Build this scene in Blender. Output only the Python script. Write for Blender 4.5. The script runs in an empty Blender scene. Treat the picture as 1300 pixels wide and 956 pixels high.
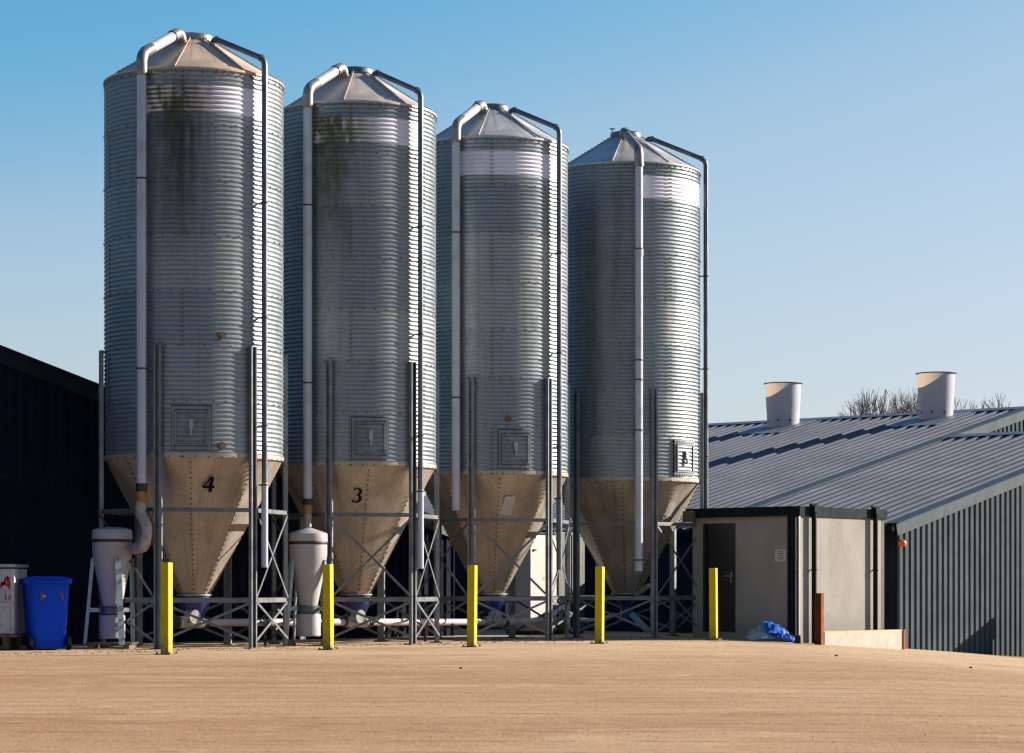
import bpy, math, random
from mathutils import Vector, Matrix
PI = math.pi
ALB = .60
R_ = math.radians
S = bpy.context.scene
COL = S.collection
F, CX, HY, EYE = 3100.0, 650.0, 746.0, 0.90     # focal length, optical axis and horizon in photo pixels; eye height
SUN_AZ, SUN_EL = 20.0, 22.0                     # from +X towards +Y


def at(px, py, Y):
    return Vector(((px - CX) * Y / F, Y, EYE - (py - HY) * Y / F))


def gz(x):
    """ground height: the yard falls away to the right"""
    u = (min(x, 13.5) - 4.6) / 0.8
    sp = math.log(1 + math.exp(u)) * 0.8 if u < 20 else u * 0.8
    return -0.088 * sp


# ------------------------------------------------------------------ mesh builder
class MB:
    def __init__(s):
        s.v = []; s.f = []; s.sm = []

    def add(s, vs, fs, smooth=False):
        b = len(s.v)
        s.v += [tuple(p) for p in vs]
        s.f += [tuple(i + b for i in f) for f in fs]
        s.sm += [smooth] * len(fs)

    def box(s, c, h, ax=None):
        c = Vector(c)
        if ax is None: ax = (Vector((1, 0, 0)), Vector((0, 1, 0)), Vector((0, 0, 1)))
        vs = []
        for k in (-1, 1):
            for j in (-1, 1):
                for i in (-1, 1):
                    vs.append(c + ax[0] * (i * h[0]) + ax[1] * (j * h[1]) + ax[2] * (k * h[2]))
        s.add(vs, [(0, 2, 3, 1), (4, 5, 7, 6), (0, 1, 5, 4), (2, 6, 7, 3), (0, 4, 6, 2), (1, 3, 7, 5)])

    def bar(s, a, b, w, t, nrm):
        """flat bar from a to b: width w, thickness t, thin along nrm"""
        a = Vector(a); b = Vector(b); d = (b - a); L = d.length; d.normalize()
        n = Vector(nrm); n = (n - d * n.dot(d)).normalized(); u = d.cross(n)
        s.box((a + b) / 2, (L / 2, w / 2, t / 2), (d, u, n))

    def tube(s, path, r, n=14, cap=True, rs=None):
        P = [Vector(p) for p in path]; vs = []; fs = []
        T = []
        for i in range(len(P)):
            a = P[max(i - 1, 0)]; b = P[min(i + 1, len(P) - 1)]
            T.append((b - a).normalized())
        ref = Vector((0, 0, 1)) if abs(T[0].z) < 0.9 else Vector((1, 0, 0))
        u = T[0].cross(ref).normalized()
        for i, p in enumerate(P):
            u = (u - T[i] * u.dot(T[i])).normalized(); w = T[i].cross(u)
            rr = rs[i] if rs else r
            for k in range(n):
                a = 2 * PI * k / n
                vs.append(p + u * (rr * math.cos(a)) + w * (rr * math.sin(a)))
        for i in range(len(P) - 1):
            for k in range(n):
                k2 = (k + 1) % n
                fs.append((i * n + k, i * n + k2, (i + 1) * n + k2, (i + 1) * n + k))
        s.add(vs, fs, True)
        if cap:
            b = len(P) - 1
            s.add(vs[:n], [tuple(range(n - 1, -1, -1))]); s.add(vs[b * n:], [tuple(range(n))])

    def lathe(s, prof, n=48, c=(0, 0, 0), smooth=True, a0=0.0):
        vs = []; fs = []
        for r, z in prof:
            for k in range(n):
                a = a0 + 2 * PI * k / n
                vs.append((c[0] + r * math.cos(a), c[1] + r * math.sin(a), c[2] + z))
        for i in range(len(prof) - 1):
            for k in range(n):
                k2 = (k + 1) % n
                fs.append((i * n + k, i * n + k2, (i + 1) * n + k2, (i + 1) * n + k))
        s.add(vs, fs, smooth)

    def build(s, name, mat, parent=None, loc=None, bevel=0, autosmooth=None):
        me = bpy.data.meshes.new(name)
        me.from_pydata(s.v, [], s.f)
        me.polygons.foreach_set('use_smooth', s.sm)
        me.materials.append(mat)
        me.update()
        o = bpy.data.objects.new(name, me); COL.objects.link(o)
        if parent: o.parent = parent
        if loc is not None: o.location = loc
        if bevel:
            m = o.modifiers.new('bevel', 'BEVEL'); m.width = bevel; m.segments = 2; m.limit_method = 'ANGLE'
        if autosmooth:
            me.set_sharp_from_angle(angle=R_(autosmooth))
        return o


def arc_path(pts, rad, n=6):
    """polyline with rounded corners"""
    P = [Vector(p) for p in pts]; out = [P[0]]
    for i in range(1, len(P) - 1):
        a = (P[i - 1] - P[i]); b = (P[i + 1] - P[i])
        r = min(rad, a.length * .48, b.length * .48)
        p0 = P[i] + a.normalized() * r; p2 = P[i] + b.normalized() * r
        for k in range(n + 1):
            t = k / n
            out.append(p0 * (1 - t) ** 2 + P[i] * (2 * t * (1 - t)) + p2 * t * t)
    out.append(P[-1]); return out


def empty(name, loc, label, cat, group=None):
    o = bpy.data.objects.new(name, None); COL.objects.link(o); o.location = loc
    o.empty_display_size = .2
    return tag(o, label, cat, group)


def tag(o, label, cat, group=None, kind=None):
    if label: o['label'] = label
    if cat: o['category'] = cat
    if group: o['group'] = group
    if kind: o['kind'] = kind
    return o


def struct(o):
    o['kind'] = 'structure'; return o


# ------------------------------------------------------------------ node helper
class NT:
    def __init__(s, name):
        s.m = bpy.data.materials.new(name); s.m.use_nodes = True
        s.t = s.m.node_tree; s.p = s.t.nodes['Principled BSDF']; s.out = s.t.nodes['Material Output']

    def n(s, typ, **kw):
        o = s.t.nodes.new(typ)
        for k, v in kw.items(): setattr(o, k, v)
        return o

    def put(s, sock, v):
        if hasattr(v, 'is_output'): s.t.links.new(v, sock)
        else:
            if sock.type == 'RGBA' and not hasattr(v, '__len__'): v = (v, v, v, 1)
            if sock.type == 'RGBA' and len(v) == 3: v = (*v, 1)
            sock.default_value = v

    def math(s, op, a, b=0.0, c=0.0, clamp=False):
        o = s.n('ShaderNodeMath', operation=op, use_clamp=clamp)
        s.put(o.inputs[0], a); s.put(o.inputs[1], b); s.put(o.inputs[2], c)
        return o.outputs[0]

    def mix(s, f, a, b, blend='MIX'):
        o = s.n('ShaderNodeMix', data_type='RGBA', blend_type=blend)
        s.put(o.inputs['Factor'], f); s.put(o.inputs[6], a); s.put(o.inputs[7], b)
        return o.outputs[2]

    def lerp(s, f, a, b):
        o = s.n('ShaderNodeMix', data_type='FLOAT')
        s.put(o.inputs['Factor'], f); s.put(o.inputs[2], a); s.put(o.inputs[3], b)
        return o.outputs[0]

    def obj(s):
        o = s.n('ShaderNodeTexCoord'); return o.outputs['Object']

    def xyz(s, v):
        o = s.n('ShaderNodeSeparateXYZ'); s.put(o.inputs[0], v); return o.outputs

    def comb(s, x, y, z):
        o = s.n('ShaderNodeCombineXYZ'); s.put(o.inputs[0], x); s.put(o.inputs[1], y); s.put(o.inputs[2], z)
        return o.outputs[0]

    def scale(s, v, sc):
        o = s.n('ShaderNodeMapping'); s.put(o.inputs[0], v); o.inputs['Scale'].default_value = sc
        return o.outputs[0]

    def noise(s, v, sc, det=4, rough=.55, dist=0):
        o = s.n('ShaderNodeTexNoise'); s.put(o.inputs['Vector'], v)
        o.inputs['Scale'].default_value = sc; o.inputs['Detail'].default_value = det
        o.inputs['Roughness'].default_value = rough; o.inputs['Distortion'].default_value = dist
        return o.outputs[0]

    def white(s, v):
        o = s.n('ShaderNodeTexWhiteNoise'); s.put(o.inputs['Vector'], v); return o.outputs['Value']

    def ramp(s, f, a, b, lo=0.0, hi=1.0, smooth=True):
        """map a..b to lo..hi"""
        o = s.n('ShaderNodeMapRange', interpolation_type='SMOOTHSTEP' if smooth else 'LINEAR')
        s.put(o.inputs[0], f)
        for k, v in zip((1, 2, 3, 4), (a, b, lo, hi)): o.inputs[k].default_value = v
        return o.outputs[0]

    def bump(s, h, strength=.3, dist=.01):
        o = s.n('ShaderNodeBump'); s.put(o.inputs['Height'], h)
        o.inputs['Strength'].default_value = strength; o.inputs['Distance'].default_value = dist
        s.t.links.new(o.outputs[0], s.p.inputs['Normal'])

    def set(s, col=None, rough=None, metal=None, spec=None):
        if col is not None: s.put(s.p.inputs['Base Color'], col)
        if rough is not None: s.put(s.p.inputs['Roughness'], rough)
        if metal is not None: s.put(s.p.inputs['Metallic'], metal)
        if spec is not None: s.put(s.p.inputs['Specular IOR Level'], spec)
        return s.m


def M_simple(name, col, rough=.6, metal=0, var=.15, sc=6, dirt=None, bump=0, spec=.5, stretch=(1, 1, 1)):
    col = tuple(x * ALB for x in col)
    if dirt: dirt = (tuple(x * ALB for x in dirt[0]), dirt[1])
    t = NT(name); v = t.obj()
    nz = t.noise(t.scale(v, stretch), sc, 5)
    c = t.mix(t.ramp(nz, .3, .7), tuple(x * (1 - var) for x in col), tuple(min(1, x * (1 + var)) for x in col))
    if dirt:
        n2 = t.noise(v, sc * .6, 6, .65)
        c = t.mix(t.ramp(n2, .52, .72, 0, dirt[1]), c, dirt[0])
    rr = t.ramp(t.noise(v, sc * 2.3, 3), .3, .7, max(0, rough - .08), min(1, rough + .08))
    if bump: t.bump(t.noise(v, bump[0], 4), bump[1], bump[2])
    return t.set(c, rr, metal, spec)


Z_B, RING, PITCH = 2.82, 0.8124, 0.0677        # bottom of the shell, ring height, corrugation pitch
NR = 7
Z_E = Z_B + RING * NR
BAND = (7.86, 8.27)


def M_shell(name, a0, a1, dark, algae, seed, rust=(.16, .085, .004), streak=(0, 5, 0, 10)):
    """galvanised corrugated sheets: a0..a1 = painted band (world degrees)"""
    t = NT(name); v = t.obj(); x, y, z = t.xyz(v)
    ang = t.math('ARCTAN2', y, x)                                   # -pi..pi
    ang = t.math('MULTIPLY', ang, 180 / PI)
    ang = t.math('ADD', ang, t.math('MULTIPLY', t.math('LESS_THAN', ang, -60 if a1 > 360 else 0), 360))
    ang = t.math('WRAP', t.math('MULTIPLY', t.math('ARCTAN2', y, x), 180 / PI), 390, 30)
    ring = t.math('FLOOR', t.math('DIVIDE', t.math('SUBTRACT', z, Z_B), RING))
    sheet = t.math('FLOOR', t.math('DIVIDE', t.math('ADD', ang, t.math('MULTIPLY', ring, 60)), 120))
    wn = t.white(t.comb(ring, sheet, seed)); wn = t.math('POWER', wn, 1.6)
    phase = t.math('COSINE', t.math('MULTIPLY', t.math('SUBTRACT', z, Z_B), 2 * PI / PITCH))   # +1 crest, -1 valley
    base = t.mix(wn, (.145, .185, .215), (.235, .27, .285))
    # spangle and blotches of age
    n1 = t.noise(t.scale(v, (1, 1, .35)), 3.0, 6, .62)
    base = t.mix(t.ramp(n1, .42, .75, 0, .30), base, (.19, .20, .205))
    n2 = t.noise(v, 45, 2)
    base = t.mix(t.ramp(n2, .35, .7, 0, .18), base, (.50, .50, .50))
    # run-off streaks
    st = t.noise(t.comb(t.math('MULTIPLY', ang, .22), seed, t.math('MULTIPLY', z, .16)), 1.6, 4, .6)
    base = t.mix(t.ramp(st, .5, .78, 0, .32), base, (.11, .11, .10))
    # dirt held in the valleys
    base = t.mix(t.math('MULTIPLY', t.ramp(phase, -.3, -1), t.ramp(n1, .35, .7, .05, .45)), base, (.085, .08, .07))
    # dark weathered patch
    met = .56
    da, dz0, dz1, ds = dark
    wob = t.math('MULTIPLY', t.math('SUBTRACT', t.noise(t.comb(t.math('MULTIPLY', ang, .22), seed, t.math('MULTIPLY', z, .45)), 1.0, 3, .6), .5), 60)
    dm = t.math('MULTIPLY', t.ramp(t.math('ABSOLUTE', t.math('SUBTRACT', t.math('ADD', ang, wob), da)), 34, 0),
                t.math('MULTIPLY', t.ramp(z, dz0, dz1), t.ramp(z, 8.3, 7.75)))
    dm = t.math('MULTIPLY', dm, ds)
    dm = t.math('MULTIPLY', dm, t.ramp(t.noise(t.scale(v, (1, 1, .35)), 5, 5, .65), .25, .62, .35, 1))
    base = t.mix(dm, base, (.020, .028, .014))
    # band of paler new paint
    bm = t.math('MULTIPLY', t.math('MULTIPLY', t.math('GREATER_THAN', z, BAND[0]), t.math('LESS_THAN', z, BAND[1])),
                t.math('MULTIPLY', t.math('GREATER_THAN', ang, a0), t.math('LESS_THAN', ang, a1)))
    bm = t.math('MULTIPLY', bm, .93)
    bandc = t.mix(t.ramp(n1, .35, .7, 0, .25), (.60, .61, .68), (.42, .43, .46))
    # algae and rust runs on the band
    an = t.noise(t.scale(v, (1.4, 1.4, .7)), 4.5, 5, .6)
    aw = t.math('MULTIPLY', t.ramp(an, .30, .46), t.ramp(ang, a0 + 62, a0 + 30))
    bandc = t.mix(t.math('MULTIPLY', t.math('MULTIPLY', aw, t.ramp(phase, .35, -.55)), algae), bandc, rust)
    bandc = t.mix(t.math('MULTIPLY', t.math('MULTIPLY', t.ramp(an, .34 if seed < 12 else .46, .50 if seed < 12 else .62), t.ramp(ang, a0 + 55, a0 + 15)), algae * .85),
                  bandc, (.075, .085, .012))
    base = t.mix(bm, base, bandc)
    sx, sz, ss, sw = streak
    w2 = t.math('MULTIPLY', t.math('SUBTRACT', t.noise(t.scale(v, (1, 1, .8)), 4.5, 4, .6), .5), 22)
    sm = t.math('MULTIPLY', t.ramp(t.math('ABSOLUTE', t.math('SUBTRACT', t.math('ADD', ang, w2), sx)), sw, sw * .15), t.math('MULTIPLY', t.ramp(z, sz, 7.7), t.ramp(z, 8.45, 8.2)))
    sm = t.math('MULTIPLY', t.math('MULTIPLY', sm, t.ramp(t.noise(t.scale(v, (1, 1, .25)), 11, 5, .7), .30, .56, .25, 1)), ss)
    base = t.mix(sm, base, (.024, .034, .010)); dm = t.math('MAXIMUM', dm, sm)
    m_ = t.lerp(bm, t.lerp(dm, met, .15), 0.0)
    ro = t.ramp(t.noise(v, 7, 4), .3, .7, .33, .46)
    ro = t.lerp(bm, ro, .5)
    t.bump(t.noise(t.scale(v, (1, 1, 2)), 5, 3), .12, .02)
    t.p.inputs['Specular Tint'].default_value = (.35, .37, .40, 1)
    return t.set(base, ro, m_, .3)


def M_metal_plain(name, col, metal=.8, rough=.4, stain=(.10, .085, .07), st=.5, sc=2.5, streak=True):
    t = NT(name); v = t.obj(); x, y, z = t.xyz(v)
    n1 = t.noise(t.scale(v, (1, 1, .5)), sc, 6, .6)
    c = t.mix(t.ramp(n1, .35, .7), tuple(k * .82 for k in col), tuple(min(1, k * 1.12) for k in col))
    if streak:
        ang = t.math('ARCTAN2', y, x)
        s1 = t.noise(t.comb(t.math('MULTIPLY', ang, 9), 0.3, t.math('MULTIPLY', z, .5)), 1.5, 4, .6)
        c = t.mix(t.ramp(s1, .5, .75, 0, st), c, stain)
    n3 = t.noise(v, 30, 3)
    c = t.mix(t.ramp(n3, .4, .75, 0, .15), c, (.7, .7, .7))
    ro = t.ramp(n1, .3, .7, rough - .06, rough + .1)
    t.bump(t.noise(v, 3.0, 2), .10, .03)
    return t.set(c, ro, metal)


mat = {}
mat['cone'] = M_metal_plain('hopper_steel', (.30, .262, .212), .36, .40)
mat['roof4'] = M_metal_plain('roof_steel_rusty', (.46, .33, .215), .30, .50, (.20, .09, .03), .55)
mat['roof3'] = M_metal_plain('roof_steel_mid', (.43, .355, .29), .35, .48, (.2, .10, .04), .35)
mat['roof'] = M_metal_plain('roof_steel', (.39, .375, .35), .40, .45)
mat['leg'] = M_simple('galvanised_leg', (.26, .29, .31), .48, .45, .2, 5, ((.12, .10, .09), .5))
mat['brace'] = M_simple('galvanised_brace', (.19, .205, .22), .48, .45, .2, 5, ((.12, .09, .07), .5))
mat['vent'] = M_simple('galvanised_pipe', (.15, .165, .19), .42, .6, .25, 4, ((.09, .08, .07), .6))
mat['elbow'] = M_simple('elbow_steel', (.33, .30, .27), .42, .5, .3, 9, ((.09, .06, .035), .6))
mat['pvc'] = M_simple('white_pvc', (.56, .61, .70), .35, 0, .06, 3, ((.20, .22, .12), .35))
mat['slopepvc'] = M_simple('weathered_pvc', (.62, .58, .54), .4, 0, .1, 6, ((.25, .18, .12), .4))
mat['rubber'] = M_simple('black_rubber', (.015, .015, .016), .5, 0, .2, 10)
mat['clamp'] = M_simple('rusty_clamp', (.12, .05, .035), .7, .2, .3, 20)
mat['ochre'] = M_simple('ochre_adapter', (.42, .20, .05), .5, 0, .2, 12)
mat['bolt'] = M_simple('bolt_zinc', (.09, .085, .08), .5, .4, .2, 20)
mat['number'] = M_simple('number_paint', (.003, .004, .014), .8, 0, .1, 10, None, 0, .1)
mat['label'] = M_simple('label_vinyl', (.62, .61, .62), .5, 0, .06, 10)
mat['bluebag'] = M_simple('blue_boot_plastic', (.006, .03, .19), .35, 0, .2, 8)
mat['clear'] = M_simple('cloudy_plastic', (.42, .44, .40), .22, 0, .3, 9, ((.2, .16, .1), .5))
mat['pinkpipe'] = M_simple('chalky_pipe', (.66, .58, .55), .42, 0, .12, 3, ((.35, .16, .10), .55))
mat['plastic'] = M_simple('grey_lilac_grp', (.46, .435, .455), .5, 0, .08, 3, ((.25, .22, .20), .35))
mat['standblue'] = M_simple('pale_painted_steel', (.38, .48, .52), .45, .3, .15, 6, ((.2, .18, .16), .5))
mat['wood'] = M_simple('pallet_wood', (.22, .14, .08), .8, 0, .35, 14, ((.07, .05, .035), .6), (40, .4, .01), .3, (1, 1, 6))
mat['hose'] = M_simple('ribbed_hose', (.45, .40, .38), .4, 0, .25, 12, ((.15, .12, .1), .6))
mat['yellow'] = M_simple('yellow_paint', (.68, .56, .001), .5, 0, .05, 5, ((.30, .24, .01), .35), 0, .15)
mat['plate'] = M_simple('base_plate', (.16, .12, .08), .7, .4, .3, 20)
mat['navy'] = M_simple('dark_navy_cladding', (.016, .022, .040), .8, 0, .2, 2, None, 0, .04)
mat['navydoor'] = M_simple('dark_door_paint', (.012, .015, .025), .6, 0, .2, 4)
mat['slate'] = M_simple('slate_blue_cladding', (.082, .108, .122), .75, 0, .10, 1.5, ((.055, .072, .084), .4), 0, .04)
mat['slatetrim'] = M_simple('slate_flashing', (.085, .115, .135), .5, 0, .12, 3, ((.03, .04, .05), .5), 0, .06)
mat['roofsheet'] = M_simple('grey_roof_sheet', (.135, .148, .182), .8, 0, .10, .6, ((.08, .09, .13), .4), 0, .06)
mat['rooftrim'] = M_simple('pale_roof_flashing', (.17, .19, .24), .5, .0, .08, 2, None, 0, .3)
mat['blackmetal'] = M_simple('black_steel', (.010, .016, .018), .7, 0, .2, 6, None, 0, .08)
mat['fascia'] = M_simple('dark_fascia', (.022, .034, .040), .8, 0, .15, 4, None, 0, .05)
mat['door'] = M_simple('brown_black_door', (.008, .007, .008), .5, 0, .2, 5)
mat['handle'] = M_simple('satin_handle', (.5, .5, .5), .3, .8, .05, 5)
mat['rust'] = M_simple('red_oxide', (.16, .045, .02), .7, .1, .25, 10, ((.10, .03, .02), .5), 0, .05)
mat['timber_lit_edge'] = M_simple('timber_lit_orange', (.34, .12, .05), .85, 0, .2, 10, None, 0, .08)
mat['beacon'] = M_simple('orange_lens', (.95, .17, .003), .4, 0, .1, 20)
mat['binblue'] = M_simple('blue_hdpe', (.003, .085, .80), .5, 0, .08, 5, None, 0, .12)
mat['brown'] = M_simple('brown_dirt', (.16, .10, .05), .7, 0, .2, 15)
mat['white'] = M_simple('white_paint', (.72, .71, .69), .5, 0, .05, 5)
mat['redpaint'] = M_simple('red_spray', (.42, .02, .015), .6, 0, .35, 30)
mat['sackblue'] = M_simple('blue_sack', (.006, .12, .60), .7, 0, .15, 7, ((.42, .52, .66), .9), 0, .1)
mat['sackpale'] = M_simple('pale_blue_sack', (.30, .42, .56), .6, 0, .15, 9, ((.14, .24, .40), .4), 0, .2)
mat['blackbits'] = M_simple('dark_scrap', (.03, .028, .025), .7, 0, .3, 14)
mat['brick'] = M_simple('brick_scrap', (.28, .13, .07), .85, 0, .3, 20)
mat['slatecab'] = M_simple('grey_cab_side', (.36, .35, .33), .5, 0, .1, 4, ((.2, .15, .1), .4))


def M_render():
    t = NT('roughcast_render'); v = t.obj()
    n = t.noise(v, 90, 5, .7); n2 = t.noise(t.scale(v, (1, 1, .4)), 1.8, 5)
    c = t.mix(t.ramp(n2, .3, .7), (.24, .225, .20), (.29, .275, .25))
    c = t.mix(t.ramp(n, .55, .72, 0, .55), c, (.14, .128, .11))
    z = t.xyz(v)[2]
    c = t.mix(t.math('MULTIPLY', t.ramp(z, .5, .05), t.ramp(n2, .35, .65, .2, .6)), c, (.15, .13, .10))
    t.bump(n, .9, .02)
    return t.set(c, .9, 0, .2)


def M_lowwall():
    t = NT('limewashed_concrete'); v = t.obj()
    n = t.noise(v, 25, 6, .7); n2 = t.noise(v, 4, 5)
    c = t.mix(t.ramp(n2, .3, .7), (.33, .30, .245), (.40, .375, .32))
    c = t.mix(t.ramp(n, .60, .70, 0, .8), c, (.17, .15, .12))
    z = t.xyz(v)[2]
    c = t.mix(t.math('MULTIPLY', t.ramp(z, .07, .13), t.ramp(n2, .3, .6, .2, .9)), c, (.36, .33, .16))
    t.bump(n, .6, .01)
    return t.set(c, .9, 0, .2)


def M_ground():
    t = NT('dusty_yard'); v = t.obj()
    big = t.noise(t.scale(v, (.35, 1, 1)), .35, 5, .6)
    tr = t.noise(t.scale(v, (.45, 1.0, 1)), .8, 6, .70, .6)          # tyre-dragged streaks across the yard
    mid = t.noise(v, 2.2, 6, .65)
    fine = t.noise(v, 28, 5, .7)
    grit = t.noise(v, 110, 3, .6)
    c = t.mix(t.ramp(big, .35, .65), (.30, .178, .088), (.36, .235, .128))
    c = t.mix(t.ramp(tr, .50, .70, 0, .42), c, (.20, .105, .048))
    pt = t.noise(t.scale(v, (.7, 1.0, 1)), .55, 6, .72, .6)
    c = t.mix(t.ramp(pt, .52, .66, 0, .55), c, (.44, .33, .21))
    c = t.mix(t.ramp(pt, .42, .28, 0, .55), c, (.19, .10, .05))
    c = t.mix(t.ramp(mid, .50, .72, 0, .45), c, (.42, .30, .18))
    c = t.mix(t.ramp(mid, .44, .30, 0, .45), c, (.20, .115, .06))
    c = t.mix(t.ramp(fine, .52, .72, 0, .45), c, (.17, .095, .05))
    c = t.mix(t.ramp(grit, .60, .72, 0, .45), c, (.48, .38, .27))
    sp = t.noise(t.scale(v, (.6, 1, 1)), 2.6, 5, .75)
    c = t.mix(t.ramp(sp, .64, .71, 0, .75), c, (.075, .038, .022))
    dust = t.math('MULTIPLY', t.ramp(t.math('ADD', t.xyz(v)[1], t.math('MULTIPLY', mid, 5)), 30, 37), t.ramp(pt, .35, .55, .15, .55))
    c = t.mix(dust, c, (.50, .40, .27))
    # a few dragged tyre marks and the dusty pale strip along the silo feet
    tm = t.n('ShaderNodeTexWave', wave_type='BANDS', bands_direction='Y')
    t.put(tm.inputs['Vector'], t.scale(v, (.10, .42, 1))); tm.inputs['Scale'].default_value = .8; tm.inputs['Distortion'].default_value = 9
    tm.inputs['Detail'].default_value = 3; tm.inputs['Detail Scale'].default_value = .35
    c = t.mix(t.math('MULTIPLY', t.ramp(tm.outputs[1], .90, .99), t.ramp(mid, .40, .62, 0, .55)), c, (.13, .07, .037))
    c = t.mix(1.0, c, (.93, .86, .79), 'MULTIPLY')
    # rough pasture beyond the edges of the yard
    x, y, z = t.xyz(v)
    wob = t.math('MULTIPLY', t.math('SUBTRACT', t.noise(v, .35, 4), .5), 3.0)
    yy = t.math('ADD', y, wob); xx = t.math('ADD', x, wob)
    out = t.math('MAXIMUM', t.math('MAXIMUM', t.ramp(yy, 6.4, 6.0), t.ramp(yy, 88, 89)), t.math('MAXIMUM', t.ramp(xx, -16, -16.4), t.ramp(xx, 19, 19.4)))
    grass = t.mix(t.ramp(mid, .35, .65), (.022, .034, .010), (.045, .058, .018))
    c = t.mix(out, c, grass)
    h = t.math('ADD', t.math('MULTIPLY', mid, .5), t.math('ADD', t.math('MULTIPLY', fine, .25), t.math('MULTIPLY', grit, .12)))
    t.bump(h, 1.0, .05)
    return t.set(c, .92, 0, .25)


def M_chimney():
    t = NT('thin_translucent_grp'); v = t.obj()
    n = t.noise(v, 4, 5)
    col = t.mix(t.ramp(n, .35, .7), (.29, .325, .37), (.34, .37, .40))
    z = t.xyz(v)[2]
    col = t.mix(t.math('MULTIPLY', t.ramp(z, .30, .02), t.ramp(t.noise(v, 14, 4), .5, .65, 0, .7)), col, (.2, .2, .17))
    t.set(col, .45)
    tr = t.n('ShaderNodeBsdfTranslucent'); t.put(tr.inputs['Color'], (.78, .58, .38))
    mx = t.n('ShaderNodeMixShader'); mx.inputs[0].default_value = .20
    t.t.links.new(t.p.outputs[0], mx.inputs[1]); t.t.links.new(tr.outputs[0], mx.inputs[2])
    t.t.links.new(mx.outputs[0], t.out.inputs[0])
    return t.m


def M_cabinet():
    t = NT('white_cabinet_paint'); v = t.obj()
    n = t.noise(v, 6, 5, .65); n2 = t.noise(v, 22, 3)
    c = t.mix(t.ramp(n2, .3, .7), (.36, .35, .33), (.42, .405, .38))
    c = t.mix(t.ramp(n, .62, .70, 0, .9), c, (.42, .20, .03))
    z = t.xyz(v)[2]
    c = t.mix(t.math('MULTIPLY', t.ramp(z, .5, .1), t.ramp(n2, .4, .6, .1, .8)), c, (.45, .33, .15))
    return t.set(c, .5)


def M_container():
    t = NT('grubby_white_tank'); v = t.obj()
    n = t.noise(t.scale(v, (1, 1, .4)), 5, 6, .7)
    c = t.mix(t.ramp(n, .35, .65), (.26, .27, .30), (.42, .40, .39))
    n2 = t.noise(v, 9, 5, .7)
    z = t.xyz(v)[2]
    c = t.mix(t.math('MULTIPLY', t.ramp(z, .65, .2, .15, 1), t.ramp(n2, .50, .64, 0, .8)), c, (.22, .12, .07))
    return t.set(c, .55)


mat['greycab'] = M_simple('dull_grey_cabinet', (.12, .12, .11), .5, .2, .15, 5, ((.08, .06, .04), .5))
def M_yellow():
    t = NT('scuffed_yellow_paint'); v = t.obj(); x, y, z = t.xyz(v)
    n = t.noise(v, 16, 5, .7); n2 = t.noise(t.scale(v, (1, 1, .3)), 22, 5, .7)
    c = t.mix(t.ramp(t.noise(v, 3, 3), .3, .7), (.40, .325, .001), (.45, .38, .002))
    c = t.mix(t.ramp(n2, .60, .72, 0, .7), c, (.20, .15, .02))
    c = t.mix(t.math('MULTIPLY', t.ramp(z, .38, .0), t.ramp(n, .35, .6, .1, .9)), c, (.17, .11, .045))
    c = t.mix(t.ramp(n, .70, .74, 0, .8), c, (.09, .05, .03))
    return t.set(c, t.ramp(n, .3, .7, .4, .65), 0, .2)
mat['yellow'] = M_yellow()
mat['render'] = M_render(); mat['lowwall'] = M_lowwall(); mat['ground'] = M_ground()
mat['chimney'] = M_chimney(); mat['cabinet'] = M_cabinet(); mat['container'] = M_container()
mat['bark'] = M_simple('bare_bark', (.05, .042, .035), .9, 0, .3, 3)
mat['twig'] = M_simple('twig_brown', (.075, .052, .038), .9, 0, .3, 3)

# ------------------------------------------------------------------ ground
def ground():
    xs = [-700, -300, -120, -60, -30, -15, -8, -3, 0, 2] + [2.5 + .4 * i for i in range(33)] + [20, 30, 60, 150, 400, 900]
    ys = [-500, -200, -80, -30, -5, 5, 12, 20, 26, 30, 34, 38, 42, 46, 50, 60, 80, 120, 250, 600, 1200]
    vs = [(x, y, gz(x)) for y in ys for x in xs]; n = len(xs)
    fs = [(j * n + i, j * n + i + 1, (j + 1) * n + i + 1, (j + 1) * n + i) for j in range(len(ys) - 1) for i in range(n - 1)]
    m = MB(); m.add(vs, fs, True)
    struct(m.build('ground', mat['ground']))


ground()

# ------------------------------------------------------------------ feed silos
def rot(a): return Vector((math.cos(R_(a)), math.sin(R_(a)), 0))


def ang_on(cx, cy, r, px):
    """world angle of the near-side point of a circle seen at photo column px"""
    best = None
    for k in range(0, 3600):
        a = k / 10
        p = Vector((cx, cy, 0)) + rot(a) * r
        if (p.xy - Vector((cx, cy))).dot(p.xy) > 0: continue
        e = abs(CX + F * p.x / p.y - px)
        if best is None or e < best[0]: best = (e, a)
    return best[1]


Z_O, R_O = 0.80, 0.24                          # cone outlet


def cone_r(R, z): return R_O + (R - .02 - R_O) * (z - Z_O) / (Z_B - Z_O)


def on_cone(cx, cy, R, px, py, off=.006):
    z = 2.4
    for _ in range(8):
        r = cone_r(R, z); a = ang_on(cx, cy, r, px)
        p = Vector((cx, cy, 0)) + rot(a) * r
        z = EYE - (py - HY) * p.y / F
    return a, z, r


def stroke_glyph(mb, strokes, mapf):
    """strokes: lists of (x, y, half width x, half width y)"""
    for st in strokes:
        vs = []
        for i, (x, y, w) in enumerate(st):
            a = st[max(i - 1, 0)]; b = st[min(i + 1, len(st) - 1)]
            d = Vector((b[0] - a[0], b[1] - a[1])).normalized(); n = Vector((-d.y, d.x))
            vs += [mapf(x + n.x * w, y + n.y * w), mapf(x - n.x * w, y - n.y * w)]
        mb.add(vs, [(2 * i, 2 * i + 1, 2 * i + 3, 2 * i + 2) for i in range(len(st) - 1)])


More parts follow.
